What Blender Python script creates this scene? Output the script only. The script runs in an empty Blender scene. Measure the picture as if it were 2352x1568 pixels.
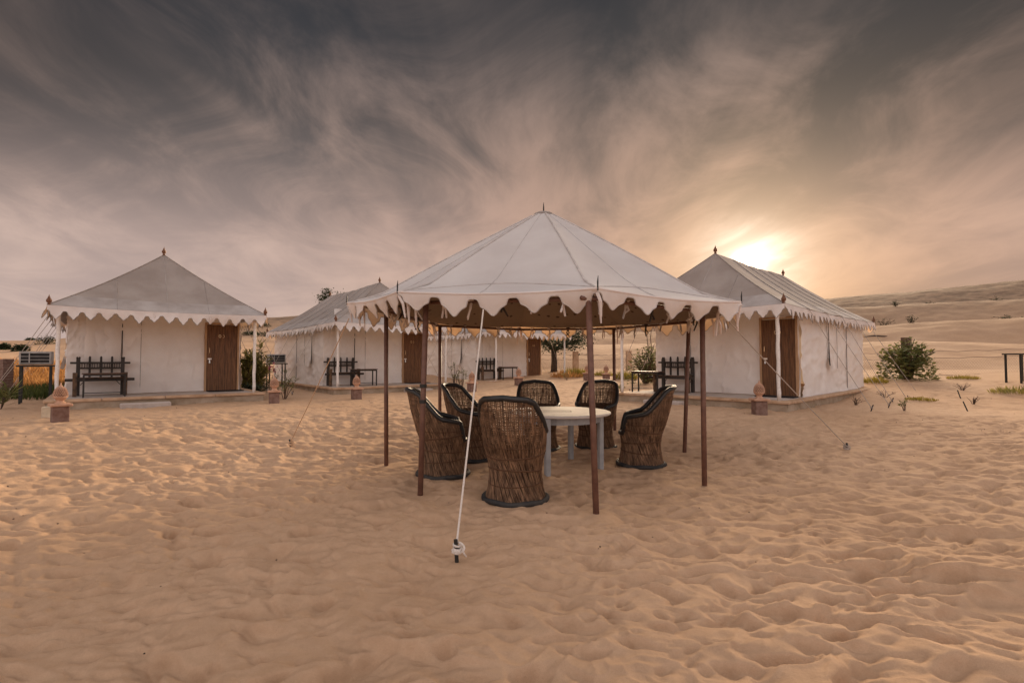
import bpy, math, random
import numpy as np
from mathutils import Vector, Matrix
R = math.radians
random.seed(7); rng = np.random.default_rng(11)
sc = bpy.context.scene
COL = sc.collection

# ------------------------------------------------------------------ camera
EYE = 1.4
cam = bpy.data.cameras.new('camera'); cam.lens = 18.0; cam.sensor_width = 36.0
cam.clip_start = 0.05; cam.clip_end = 3000
cam_o = bpy.data.objects.new('camera', cam); COL.objects.link(cam_o)
cam_o.location = (0, 0, EYE); cam_o.rotation_euler = (R(92.0), 0, 0)
sc.camera = cam_o

# ------------------------------------------------------------------ light
SUN_AZ, SUN_EL = 24.8, 9.5
sun_dir = Vector((math.sin(R(SUN_AZ)) * math.cos(R(SUN_EL)), math.cos(R(SUN_AZ)) * math.cos(R(SUN_EL)), math.sin(R(SUN_EL))))
sl = bpy.data.lights.new('sun', 'SUN'); sl.energy = 5.0; sl.angle = R(38.0); sl.color = (1.0, 0.75, 0.50)
so = bpy.data.objects.new('sun', sl); COL.objects.link(so)
so.rotation_euler = sun_dir.to_track_quat('Z', 'Y').to_euler()
so.location = (20, 44, 30)

def build_world():
    w = bpy.data.worlds.new('World'); sc.world = w; w.use_nodes = True
    nt = w.node_tree; N = nt.nodes; L = nt.links
    for n in list(N): N.remove(n)
    out = N.new('ShaderNodeOutputWorld')
    sky = N.new('ShaderNodeTexSky'); sky.sky_type = 'NISHITA'; sky.sun_disc = False
    sky.sun_elevation = R(SUN_EL); sky.sun_rotation = R(SUN_AZ)
    sky.dust_density = 4.0; sky.air_density = 1.0; sky.ozone_density = 1.0
    b1 = N.new('ShaderNodeBackground'); b1.inputs[1].default_value = 0.05
    L.new(sky.outputs[0], b1.inputs[0])
    tc = N.new('ShaderNodeTexCoord')
    def M(op, a, b=None, clamp=False):
        n = N.new('ShaderNodeMath'); n.operation = op; n.use_clamp = clamp
        for i, v in enumerate((a, b)):
            if v is None: continue
            if isinstance(v, (int, float)): n.inputs[i].default_value = v
            else: L.new(v, n.inputs[i])
        return n.outputs[0]
    def VM(op, a, b=None):
        n = N.new('ShaderNodeVectorMath'); n.operation = op
        for i, v in enumerate((a, b)):
            if v is None: continue
            if isinstance(v, (tuple, list)): n.inputs[i].default_value = v
            else: L.new(v, n.inputs[i])
        return n
    def ramp(fac, stops, interp='EASE'):
        n = N.new('ShaderNodeValToRGB'); n.color_ramp.interpolation = interp
        e = n.color_ramp.elements
        while len(e) < len(stops): e.new(0.5)
        for k, (p, c) in enumerate(stops):
            e[k].position = p; e[k].color = (*c, 1) if len(c) == 3 else c
        L.new(fac, n.inputs[0]); return n.outputs[0]
    def mixc(f, a, b, mode='MIX'):
        n = N.new('ShaderNodeMix'); n.data_type = 'RGBA'; n.blend_type = mode
        for s, v in ((0, f), (6, a), (7, b)):
            if isinstance(v, (int, float)): n.inputs[s].default_value = v
            elif isinstance(v, tuple): n.inputs[s].default_value = (*v, 1)
            else: L.new(v, n.inputs[s])
        return n.outputs[2]
    d = VM('NORMALIZE', tc.outputs['Generated']).outputs[0]
    sx = N.new('ShaderNodeSeparateXYZ'); L.new(d, sx.inputs[0])
    z = M('MAXIMUM', sx.outputs[2], 0.0)
    # clouds lie on a flat deck: direction divided by height gives its plan position
    den = M('ADD', z, 0.22)
    cx = M('DIVIDE', sx.outputs[0], den); cy = M('DIVIDE', sx.outputs[1], den)
    cb = N.new('ShaderNodeCombineXYZ'); L.new(cx, cb.inputs[0]); L.new(cy, cb.inputs[1])
    def noise(vec, scale, detail, rough, loc=(0, 0, 0), rot=0, stretch=(1, 1, 1), dist=0.0):
        mp = N.new('ShaderNodeMapping'); L.new(vec, mp.inputs[0])
        mp.inputs['Location'].default_value = loc; mp.inputs['Rotation'].default_value = (0, 0, rot); mp.inputs['Scale'].default_value = stretch
        n = N.new('ShaderNodeTexNoise'); n.inputs['Scale'].default_value = scale; n.inputs['Detail'].default_value = detail
        n.inputs['Roughness'].default_value = rough; n.inputs['Distortion'].default_value = dist
        L.new(mp.outputs[0], n.inputs['Vector']); return n.outputs[0]
    big = noise(cb.outputs[0], 0.9, 4, 0.5, (38.37, 25.74, 6.52), R(8), (1.25, 0.55, 1), 0.5)
    mid = noise(cb.outputs[0], 2.3, 9, 0.62, (8.2, 4.4, 2), R(24), (1.1, 0.75, 1), 0.8)
    streak = noise(cb.outputs[0], 2.0, 7, 0.60, (1.2, 7.7, 5), R(14), (2.4, 0.40, 1), 0.5)
    c = M('ADD', M('MULTIPLY', big, 0.50), M('ADD', M("MULTIPLY", mid, 0.42), M("MULTIPLY", streak, 0.11)))
    mr = N.new('ShaderNodeMapRange'); mr.interpolation_type = 'SMOOTHSTEP'
    mr.inputs[1].default_value = 0.42; mr.inputs[2].default_value = 0.645
    L.new(c, mr.inputs[0]); cl = mr.outputs[0]
    dark = ramp(z, [(0.0, (.53, .405, .37)), (.19, (.425, .318, .285)), (.26, (.29, .222, .202)), (.35, (.155, .127, .120)), (.42, (.092, .079, .077)), (.50, (.050, .048, .052)), (.60, (.028, .029, .034)), (1.0, (.04, .042, .05))], 'LINEAR')
    light = ramp(z, [(0.0, (.67, .50, .43)), (.19, (.615, .450, .382)), (.26, (.53, .378, .318)), (.35, (.445, .312, .257)), (.47, (.30, .217, .186)), (.53, (.145, .112, .102)), (.62, (.065, .056, .055)), (1.0, (.09, .08, .08))], 'LINEAR')
    body = mixc(cl, dark, light)
    # low sun: warm aureole in thin cloud, brightest at the disc
    sd = M('MAXIMUM', VM('DOT_PRODUCT', d, tuple(sun_dir)).outputs['Value'], 0.0)
    g0 = M('POWER', sd, 5.0); g1 = M('POWER', sd, 13.0); g2 = M('POWER', sd, 90.0); g3 = M('POWER', sd, 520.0); g4 = M('POWER', sd, 6000.0)
    low = M('SUBTRACT', 1.0, M('MULTIPLY', z, 1.7), True)
    warm = mixc(1.0, body, (.73, .53, .41), 'MULTIPLY')
    body = mixc(M('MULTIPLY', g0, low), body, warm)
    g1 = M('MULTIPLY', g1, M('ADD', M('MULTIPLY', cl, 0.8), 0.3)); g1 = M('MULTIPLY', g1, low)
    g3 = M('MULTIPLY', g3, M('ADD', M('MULTIPLY', cl, 1.2), 0.5))
    glow = None
    for g, colr in ((g1, (.12, .062, .022)), (g2, (.30, .19, .10)), (g3, (1.15, 1.05, .92)), (g4, (6.0, 4.6, 3.0))):
        n = VM('SCALE', colr); L.new(g, n.inputs['Scale'])
        glow = n.outputs[0] if glow is None else VM('ADD', glow, n.outputs[0]).outputs[0]
    _b = VM('ADD', body, glow).outputs[0]
    body = VM('SCALE', _b); 
    # sky colour darkened toward left and right, standing in for lens falloff
    ms_ = N.new('ShaderNodeMapRange'); ms_.interpolation_type = 'SMOOTHSTEP'; ms_.inputs[1].default_value = .30; ms_.inputs[2].default_value = .85; ms_.inputs[3].default_value = .555; ms_.inputs[4].default_value = .265
    hi_ = N.new('ShaderNodeMapRange'); hi_.interpolation_type = 'SMOOTHSTEP'; hi_.inputs[1].default_value = .08; hi_.inputs[2].default_value = .40; hi_.inputs[3].default_value = .35; L.new(z, hi_.inputs[0])
    L.new(M('MULTIPLY', M('ABSOLUTE', sx.outputs[0]), hi_.outputs[0]), ms_.inputs[0]); L.new(ms_.outputs[0], body.inputs['Scale']); body = body.outputs[0]
    # overhead and away from the sun the cloud is thin, pale and evenly lit
    anti = VM('DOT_PRODUCT', d, (0.0, -0.6, 0.8)).outputs['Value']
    ma = N.new('ShaderNodeMapRange'); ma.interpolation_type = 'SMOOTHSTEP'; ma.inputs[1].default_value = 0.08; ma.inputs[2].default_value = 0.62
    L.new(anti, ma.inputs[0])
    east_d = ramp(z, [(0.0, (.92, .81, .77)), (.2, (.72, .635, .61)), (.5, (.36, .32, .31)), (1.0, (.42, .38, .37))], 'LINEAR')
    east_l = ramp(z, [(0.0, (1.05, .91, .845)), (.2, (.86, .745, .695)), (.5, (.48, .42, .395)), (1.0, (.54, .48, .455))], 'LINEAR')
    east = mixc(cl, east_d, east_l)
    body = mixc(ma.outputs[0], body, east)
    b2 = N.new('ShaderNodeBackground'); b2.inputs[1].default_value = 0.80; L.new(body, b2.inputs[0])
    mx = N.new('ShaderNodeMixShader'); mx.inputs[0].default_value = 0.97
    L.new(b1.outputs[0], mx.inputs[1]); L.new(b2.outputs[0], mx.inputs[2]); L.new(mx.outputs[0], out.inputs[0])
    w.cycles.sampling_method = 'MANUAL'; w.cycles.sample_map_resolution = 1024
build_world()
vs = sc.view_settings
vs.view_transform = 'Standard'; vs.look = 'None'; vs.gamma = 1.0; vs.exposure = 1.2; vs.use_curve_mapping = False
sc.cycles.max_bounces = 8; sc.cycles.transparent_max_bounces = 8; sc.cycles.sample_clamp_indirect = 6.0

# ------------------------------------------------------------------ noise (numpy)
TAB = rng.random((256, 256))
TAB2 = rng.random((256, 256, 3))
def vnoise(x, y):
    xi = np.floor(x).astype(int); yi = np.floor(y).astype(int); fx = x - xi; fy = y - yi
    fx = fx * fx * fx * (fx * (fx * 6 - 15) + 10); fy = fy * fy * fy * (fy * (fy * 6 - 15) + 10)
    a = TAB[xi & 255, yi & 255]; b = TAB[(xi + 1) & 255, yi & 255]; c = TAB[xi & 255, (yi + 1) & 255]; d = TAB[(xi + 1) & 255, (yi + 1) & 255]
    return (a * (1 - fx) + b * fx) * (1 - fy) + (c * (1 - fx) + d * fx) * fy - 0.5
def fbm(x, y, o=4, g=0.5):
    s = 0; a = 1.0
    for k in range(o):
        s = s + a * vnoise(x * 2 ** k + 17.3 * k, y * 2 ** k + 9.1 * k); a *= g
    return s
def hollows(x, y, size, depth, seed=0, keep=.55):
    """wind-worn footprints: lens-shaped hollows with a gentle near side and a steep far lip, one per jittered cell"""
    gx = x / size; gy = y / size
    xi = np.floor(gx).astype(int); yi = np.floor(gy).astype(int); h = np.zeros_like(x)
    for i in (-1, 0, 1):
        for j in (-1, 0, 1):
            t = TAB2[(xi + i + seed * 31) & 255, (yi + j + seed * 57) & 255]
            t2 = TAB2[(xi + i + seed * 13 + 99) & 255, (yi + j + seed * 5 + 41) & 255]
            dx = gx - (xi + i + t[..., 0]); dy = gy - (yi + j + t[..., 1])
            an = (t[..., 2] - .5) * 1.5; ca = np.cos(an); sa = np.sin(an)
            u = (dx * ca + dy * sa) / (.27 + .27 * t2[..., 0]); v = -dx * sa + dy * ca
            vv = np.where(v < 0, v / (.20 + .14 * t2[..., 1]), v / .085)
            amp = np.clip((t2[..., 2] - (1 - keep)) / keep, 0, 1) ** .6
            h -= depth * amp * np.exp(-u * u - vv * vv)
    return h
def sm(a, b, x):
    t = np.clip((x - a) / (b - a), 0, 1); return t * t * (3 - 2 * t)

# ------------------------------------------------------------------ terrain height
PXC = np.array([-400, 0, 60, 130, 300, 450, 560, 640, 750, 900, 1100, 1300, 1450, 1650, 1900, 2100, 2352, 2800], float)
FARC = np.array([60, 38, 41, 44, 62, 80, 88, 92, 98, 104, 102, 100, 100, 114, 134, 152, 177, 205], float)
def base_height(x, y):
    x = np.asarray(x, float); y = np.asarray(y, float)
    r = np.hypot(x, y); az = np.arctan2(x, y)
    azc = np.clip(az, -0.9, 0.9); c = np.cos(azc); px = 1176 + 1176 * np.tan(azc)
    back = sm(1.1, 2.2, np.abs(az))
    far = np.interp(px, PXC, FARC)
    z0 = 0.2 * sm(7.0, 12.0, r)
    wr = sm(-0.30, 0.05, az)
    def Z(h, rr): return EYE + h / 1176.0 * rr * c
    # right side: a staircase of dune crests; left side: one long gentle hill
    r2 = far * 0 + np.interp(px, [1200, 1940, 2352, 2800], [80, 116, 137, 150])
    r1 = np.interp(px, [1200, 2033, 2352, 2800], [52, 76, 97, 110])
    wob = 2.2 * vnoise(az * 9 + 5, 0 * az + 2.0)
    nodes_r = [(17, z0), (24, Z(-46, 24)), (31, Z(-24, 31)), (43, Z(36, 43)), (47, Z(36, 43) - .22), (57, Z(r1, 57)), (62, Z(r1, 57) - .35), (76, Z(r2, 76)), (82, Z(r2, 76) - .4), (112, Z(far, 112)), (150, Z(far, 112) - 3), (420, 4 + 0 * r)]
    nodes_l = [(20, z0), (26, z0 + .12), (40, Z(-6, 40)), (70, Z(far * .55, 70)), (74, Z(far * .55, 70) - .2), (125, Z(far, 125)), (170, Z(far, 125) - 4), (420, 3 + 0 * r)]
    def lin(nodes):
        h = nodes[0][1] + 0 * r
        for (ra, ha), (rb, hb) in zip(nodes[:-1], nodes[1:]):
            rw = r + wob * sm(20, 45, r)
            t = np.clip((rw - ra) / (rb - ra), 0, 1); t2 = t if rb - ra < 8 else 1.5 * t - .5 * t ** 3
            h = np.where(rw >= ra, ha + (hb - ha) * t2, h)
        return h
    h = lin(nodes_r) * wr + lin(nodes_l) * (1 - wr)
    h = np.where(r < 17, z0, h)
    flat = 0.2 * sm(7, 12, r) + 6 * sm(30, 130, r)
    return h * (1 - back) + flat * back
FLAT = [(.035, 5.20, .42), (-.84, 6.30, .42), (-.56, 7.28, .42), (.42, 8.05, .42), (1.33, 8.20, .42), (1.72, 6.88, .42), (-8.72, 9.92, .35), (-6.53, 14.1, .35), (-4.68, 15.45, .35), (5.40, 11.22, .35), (-.375, 3.60, .15), (.774, 4.717, .22), (2.136, 5.735, .22), (2.55, 7.66, .22), (1.88, 9.41, .22), (-1.654, 6.80, .22), (-.952, 5.33, .22)]
def relief(X, Y):
    RR = np.hypot(X, Y)
    wx = X + .22 * fbm(X * 1.7, Y * 1.7, 3) + .05 * fbm(X * 6, Y * 6, 2); wy = Y + .22 * fbm(X * 1.7 + 40, Y * 1.7 + 7, 3) + .05 * fbm(X * 6 + 9, Y * 6, 2)
    ca, sa = math.cos(.25), math.sin(.25); ux_, uy_ = wx * ca + wy * sa, -wx * sa + wy * ca
    def rg(f, g, o): return np.clip(1 - np.abs(vnoise(ux_ * f + o, uy_ * g + o * .7)) * 2.4, 0, 1)
    r1 = rg(1.9, 3.3, 3.0); r2 = rg(5.0, 8.2, 11.0)
    msk = .95 + .55 * np.clip(fbm(X * .55 + 3, Y * .55, 2) + .45, 0, 1)
    rel = msk * (.030 * r1 ** 1.2 + .018 * r2 * (.4 + .6 * r1)) - .026
    hx = X + .10 * fbm(X * 2.5, Y * 2.5, 2); hy = Y + .10 * fbm(X * 2.5 + 31, Y * 2.5, 2)
    rel += msk * (hollows(hx, hy, .33, .055, 1, .7) + hollows(hx + 3.3, hy + 1.7, .22, .046, 4, .8) + hollows(hx + 7.1, hy + 4.2, .14, .028, 7, .8)) + .02
    rel += .011 * rg(11.0, 17.0, 31.0) * (.3 + np.clip(fbm(X * 1.3, Y * 1.3, 2) + .5, 0, 1)) - .004
    rel += .05 * fbm(X * .45, Y * .45, 3) + .006 * fbm(X * 9, Y * 9, 2)
    # drifted scarps in the right foreground
    for (x0, y0, x1, y1, a) in ((2.05, 3.55, 3.35, 3.0, .06), (2.25, 3.25, 3.0, 2.95, .05), (3.1, 2.95, 4.1, 2.6, .06), (-.75, 2.55, -.15, 2.35, .05), (3.2, 4.2, 4.4, 4.0, .03), (-1.9, 5.4, -.9, 6.0, .04)):
        dx, dy = x1 - x0, y1 - y0; ln = math.hypot(dx, dy); ux, uy = dx / ln, dy / ln
        t = (X - x0) * ux + (Y - y0) * uy; q = -(X - x0) * uy + (Y - y0) * ux + .05 * fbm(X * 3, Y * 3, 2)
        rel = rel + a * sm(-.15, .12, t) * (1 - sm(ln - .15, ln + .15, t)) * (np.clip(q / .035 + .5, 0, 1) * np.exp(-np.clip(q, 0, 9) / .45))
    amp = (1 - .55 * sm(10, 17, RR)) * (1 - sm(20, 34, RR))
    for fx, fy, fr_ in FLAT: amp = amp * (1 - .92 * np.exp(-(((X - fx) ** 2 + (Y - fy) ** 2) / fr_ ** 2) ** 2))
    return rel * amp
def gz(x, y): return float(base_height(np.array([x]), np.array([y]))[0])

# ------------------------------------------------------------------ materials
MATS = {}
def nodes_of(m):
    m.use_nodes = True; nt = m.node_tree
    for n in list(nt.nodes): nt.nodes.remove(n)
    return nt, nt.nodes, nt.links
def mat(name, col, rough=0.8, var=0.15, scale=6.0, bump=0.0, bscale=40.0, col2=None, island=0.0, stretch=(1, 1, 1), transl=0.0, spec=0.3, metal=0.0, detail=5.0, contrast=(.35, .65), transcol=None, wave=None):
    m = bpy.data.materials.new(name); nt, N, L = nodes_of(m)
    out = N.new('ShaderNodeOutputMaterial'); p = N.new('ShaderNodeBsdfPrincipled')
    p.inputs['Roughness'].default_value = rough; p.inputs['Metallic'].default_value = metal
    p.inputs['Specular IOR Level'].default_value = spec
    tc = N.new('ShaderNodeTexCoord'); mp = N.new('ShaderNodeMapping'); mp.inputs['Scale'].default_value = stretch
    L.new(tc.outputs['Object'], mp.inputs[0])
    n = N.new('ShaderNodeTexNoise'); n.inputs['Scale'].default_value = scale; n.inputs['Detail'].default_value = detail; n.inputs['Roughness'].default_value = .6
    L.new(mp.outputs[0], n.inputs['Vector'])
    rp = N.new('ShaderNodeValToRGB'); rp.color_ramp.elements[0].position = contrast[0]; rp.color_ramp.elements[1].position = contrast[1]
    c2 = col2 if col2 else tuple(min(1, c * (1 + var)) for c in col)
    c1 = col if col2 else tuple(c * (1 - var) for c in col)
    rp.color_ramp.elements[0].color = (*c1, 1); rp.color_ramp.elements[1].color = (*c2, 1)
    L.new(n.outputs[0], rp.inputs[0]); colour = rp.outputs[0]
    if island:
        g = N.new('ShaderNodeNewGeometry'); mr = N.new('ShaderNodeMapRange'); mr.inputs[3].default_value = 1 - island; mr.inputs[4].default_value = 1 + island
        L.new(g.outputs['Random Per Island'], mr.inputs[0])
        v = N.new('ShaderNodeVectorMath'); v.operation = 'SCALE'; L.new(colour, v.inputs[0]); L.new(mr.outputs[0], v.inputs['Scale']); colour = v.outputs[0]
    L.new(colour, p.inputs['Base Color'])
    nrm = None
    if bump:
        b = N.new('ShaderNodeBump'); b.inputs['Strength'].default_value = 1.0; b.inputs['Distance'].default_value = bump
        n2 = N.new('ShaderNodeTexNoise'); n2.inputs['Scale'].default_value = bscale; n2.inputs['Detail'].default_value = 4
        L.new(mp.outputs[0], n2.inputs['Vector']); hs = n2.outputs[0]
        L.new(hs, b.inputs['Height']); L.new(b.outputs[0], p.inputs['Normal']); nrm = b.outputs[0]
    if transl:
        t = N.new('ShaderNodeBsdfTranslucent')
        if transcol: t.inputs[0].default_value = (*transcol, 1)
        else: L.new(colour, t.inputs[0])
        if nrm: L.new(nrm, t.inputs['Normal'])
        mx = N.new('ShaderNodeMixShader'); mx.inputs[0].default_value = transl
        L.new(p.outputs[0], mx.inputs[1]); L.new(t.outputs[0], mx.inputs[2]); L.new(mx.outputs[0], out.inputs[0])
    else: L.new(p.outputs[0], out.inputs[0])
    MATS[name] = m; return m

def sand_material():
    m = bpy.data.materials.new('sand'); nt, N, L = nodes_of(m)
    out = N.new('ShaderNodeOutputMaterial'); p = N.new('ShaderNodeBsdfPrincipled'); p.inputs['Roughness'].default_value = .95; p.inputs['Specular IOR Level'].default_value = .1
    tc = N.new('ShaderNodeTexCoord')
    def nz(s, d, r=.55):
        n = N.new('ShaderNodeTexNoise'); n.inputs['Scale'].default_value = s; n.inputs['Detail'].default_value = d; n.inputs['Roughness'].default_value = r
        L.new(tc.outputs['Object'], n.inputs['Vector']); return n.outputs[0]
    def rmp(f, st):
        r = N.new('ShaderNodeValToRGB'); L.new(f, r.inputs[0])
        for k, (a, c) in enumerate(st): r.color_ramp.elements[k].position = a; r.color_ramp.elements[k].color = (*c, 1)
        return r.outputs[0]
    a = rmp(nz(.35, 6), [(.35, (.47, .312, .205)), (.7, (.53, .365, .252))])
    b = rmp(nz(9, 8, .7), [(.3, (.90, .88, .85)), (.7, (1.06, 1.06, 1.06))])
    g = rmp(nz(420, 2), [(.25, (.80, .78, .75)), (.6, (1.05, 1.05, 1.05))])
    mu = N.new('ShaderNodeMix'); mu.data_type = 'RGBA'; mu.blend_type = 'MULTIPLY'; mu.inputs[0].default_value = 1; L.new(a, mu.inputs[6]); L.new(b, mu.inputs[7])
    mv = N.new('ShaderNodeMix'); mv.data_type = 'RGBA'; mv.blend_type = 'MULTIPLY'; mv.inputs[0].default_value = 1; L.new(mu.outputs[2], mv.inputs[6]); L.new(g, mv.inputs[7])
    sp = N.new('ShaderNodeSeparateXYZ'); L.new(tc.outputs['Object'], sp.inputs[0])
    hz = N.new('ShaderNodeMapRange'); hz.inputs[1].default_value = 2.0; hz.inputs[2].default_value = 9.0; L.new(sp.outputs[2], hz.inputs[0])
    shade_var = rmp(nz(.8, 8, .7), [(.35, (.55, .55, .55)), (.6, (1, 1, 1))])
    fm_ = N.new('ShaderNodeMath'); fm_.operation = 'MULTIPLY'; L.new(hz.outputs[0], fm_.inputs[0]); L.new(shade_var, fm_.inputs[1])
    ms = N.new('ShaderNodeMix'); ms.data_type = 'RGBA'; L.new(fm_.outputs[0], ms.inputs[0]); L.new(mv.outputs[2], ms.inputs[6]); ms.inputs[7].default_value = (.165, .115, .085, 1)  # shade of the upper dune slopes painted into the colour, browner with height
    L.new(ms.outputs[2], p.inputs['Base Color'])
    bp = N.new('ShaderNodeBump'); bp.inputs['Distance'].default_value = .006; L.new(nz(38, 6, .65), bp.inputs['Height'])
    bp2 = N.new('ShaderNodeBump'); bp2.inputs['Distance'].default_value = .0012; L.new(nz(500, 2), bp2.inputs['Height']); L.new(bp.outputs[0], bp2.inputs['Normal'])
    L.new(bp2.outputs[0], p.inputs['Normal']); L.new(p.outputs[0], out.inputs[0]); MATS['sand'] = m
sand_material()

def lining_material():
    """block-printed tan cotton: small dark sprigs on a repeating grid"""
    m = bpy.data.materials.new('lining'); nt, N, L = nodes_of(m)
    out = N.new('ShaderNodeOutputMaterial'); p = N.new('ShaderNodeBsdfPrincipled'); p.inputs['Roughness'].default_value = .9; p.inputs['Specular IOR Level'].default_value = .1
    tc = N.new('ShaderNodeTexCoord')
    v = N.new('ShaderNodeTexVoronoi'); v.inputs['Scale'].default_value = 6.0; v.inputs['Randomness'].default_value = .35; L.new(tc.outputs['Object'], v.inputs['Vector'])
    n = N.new('ShaderNodeTexNoise'); n.inputs['Scale'].default_value = 38; L.new(tc.outputs['Object'], n.inputs['Vector'])
    ad = N.new('ShaderNodeMath'); ad.operation = 'MULTIPLY_ADD'; ad.inputs[1].default_value = .22; L.new(n.outputs[0], ad.inputs[0]); L.new(v.outputs['Distance'], ad.inputs[2])
    r = N.new('ShaderNodeValToRGB'); r.color_ramp.elements[0].position = .26; r.color_ramp.elements[0].color = (.07, .05, .04, 1); r.color_ramp.elements[1].position = .31; r.color_ramp.elements[1].color = (.24, .185, .145, 1)
    L.new(ad.outputs[0], r.inputs[0]); L.new(r.outputs[0], p.inputs['Base Color'])
    t = N.new('ShaderNodeBsdfTranslucent'); L.new(r.outputs[0], t.inputs[0]); mx = N.new('ShaderNodeMixShader'); mx.inputs[0].default_value = .18
    L.new(p.outputs[0], mx.inputs[1]); L.new(t.outputs[0], mx.inputs[2]); L.new(mx.outputs[0], out.inputs[0]); MATS['lining'] = m
lining_material()

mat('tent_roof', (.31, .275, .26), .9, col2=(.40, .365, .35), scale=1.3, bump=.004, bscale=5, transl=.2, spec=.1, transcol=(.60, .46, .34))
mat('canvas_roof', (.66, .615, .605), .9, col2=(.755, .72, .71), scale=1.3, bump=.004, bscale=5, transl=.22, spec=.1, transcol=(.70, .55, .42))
mat('canvas_wall', (.80, .75, .73), .9, col2=(.88, .845, .83), scale=1.1, bump=.012, bscale=3.5, transl=.15, spec=.1, transcol=(.72, .58, .45))
mat('canvas_band', (.36, .325, .315), .9, col2=(.50, .47, .465), scale=2.2, bump=.003, bscale=9, transl=.2, spec=.1, transcol=(.72, .56, .42))
mat('canvas_trim', (.74, .70, .69), .9, col2=(.82, .79, .785), scale=3, bump=.003, bscale=14, transl=.22, spec=.1, transcol=(.85, .50, .25))
mat('seam_light', (.50, .46, .445), .9, scale=9)
mat('seam', (.275, .245, .232), .9, scale=9)
mat('white_pole', (.66, .62, .60), .7, col2=(.80, .77, .75), scale=22, stretch=(1, 1, .9), bump=.006, bscale=26)
mat('rust_pole', (.115, .055, .04), .55, col2=(.17, .085, .06), scale=14, bump=.001, bscale=60, spec=.4)
mat('iron', (.02, .019, .018), .6, scale=20, spec=.4)
mat('rope', (.60, .54, .49), .9, col2=(.72, .66, .62), scale=60, bump=.002, bscale=160)
mat('tent_rope', (.34, .285, .25), .9, col2=(.44, .38, .34), scale=60)
mat('jute_rope', (.46, .31, .20), .9, col2=(.56, .40, .28), scale=60)
mat('door_wood', (.085, .036, .016), .5, col2=(.20, .092, .040), scale=5, stretch=(9, 9, .6), bump=.001, bscale=18, spec=.35)
mat('frame_wood', (.42, .26, .15), .7, scale=14, stretch=(1, 1, .2))
mat('brass', (.62, .45, .28), .35, metal=.9, scale=30)
mat('steel', (.70, .68, .66), .3, metal=.9, scale=30)
mat('finial_wood', (.15, .065, .035), .55, scale=20)
mat('bench_wood', (.018, .014, .012), .5, col2=(.035, .026, .022), scale=14, stretch=(1, 1, .3), spec=.4)
mat('bench_worn', (.03, .022, .018), .6, col2=(.16, .09, .05), scale=7, spec=.3)
mat('table_wood', (.07, .038, .025), .5, col2=(.13, .07, .045), scale=10, stretch=(.4, 3, 3))
mat('masonry', (.25, .185, .12), .95, col2=(.42, .335, .26), scale=2.6, bump=.03, bscale=7, contrast=(.3, .62))
mat('slab', (.40, .25, .155), .85, col2=(.55, .38, .26), scale=4, bump=.004, bscale=16)
mat('paving', (.42, .36, .33), .85, col2=(.56, .50, .465), scale=2, bump=.002, bscale=20)
mat('red_stone', (.155, .083, .065), .8, col2=(.25, .165, .138), scale=7, bump=.004, bscale=18)
mat('carved_stone', (.42, .235, .155), .85, col2=(.56, .35, .25), scale=12, bump=.003, bscale=40)
mat('hollow_shade', (.13, .07, .05), .95, scale=12)
mat('cane', (.09, .048, .028), .6, col2=(.28, .165, .097), scale=9, stretch=(3, 3, .7), island=.35, spec=.3)
mat('cane_liner', (.062, .032, .018), .8, col2=(.11, .06, .034), scale=26, bump=.003, bscale=60)
mat('twine', (.10, .05, .027), .8, scale=60, bump=.002, bscale=120)
mat('tyre', (.014, .0145, .016), .42, col2=(.022, .022, .024), scale=14, bump=.002, bscale=22, spec=.5)
mat('dusty_tyre', (.018, .020, .024), .75, col2=(.055, .05, .047), scale=9, bump=.003, bscale=30)
mat('table_white', (.58, .53, .495), .65, col2=(.64, .60, .57), scale=5, spec=.25)
mat('table_leg', (.29, .295, .31), .55, col2=(.36, .365, .38), scale=8)
mat('groove', (.12, .085, .06), .8)
mat('cooler_metal', (.30, .29, .28), .6, col2=(.44, .42, .41), scale=6, spec=.4)
mat('cooler_dark', (.022, .022, .024), .8)
mat('mat_black', (.02, .015, .015), .95, scale=60, bump=.004, bscale=90)
mat('leaf_green', (.095, .115, .042), .6, col2=(.24, .225, .08), scale=1.5, island=.45, transl=.3, spec=.3)
mat('leaf_dark', (.022, .036, .016), .7, col2=(.05, .068, .03), scale=1.2, island=.4, transl=.15)
mat('leaf_yellow', (.20, .165, .03), .7, col2=(.34, .26, .05), scale=2, island=.35, transl=.35)
mat('leaf_corn', (.17, .165, .05), .65, col2=(.38, .31, .10), scale=1.2, island=.4, transl=.35)
mat('dry_grass', (.36, .17, .055), .85, col2=(.52, .28, .10), scale=.7, island=.3, transl=.4)
mat('grass_green', (.045, .065, .015), .8, col2=(.10, .115, .03), scale=1, island=.35, transl=.3)
mat('twig', (.10, .065, .045), .85, scale=20)
mat('bark', (.040, .028, .022), .9, col2=(.085, .06, .048), scale=12, bump=.01, bscale=20)
mat('flower', (.34, .03, .10), .7, island=.3, transl=.3)
mat('sand_post', (.36, .23, .145), .9, col2=(.50, .34, .23), scale=5, bump=.01, bscale=14)
mat('dark_post', (.075, .045, .035), .9, col2=(.14, .09, .07), scale=8, bump=.01, bscale=14)
mat('wire', (.17, .13, .11), .6)
mat('cream_box', (.60, .50, .37), .7)
mat('debris', (.05, .035, .025), .9, island=.5)
mat('concrete', (.40, .34, .31), .9, col2=(.50, .44, .41), scale=6, bump=.004, bscale=20)

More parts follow.
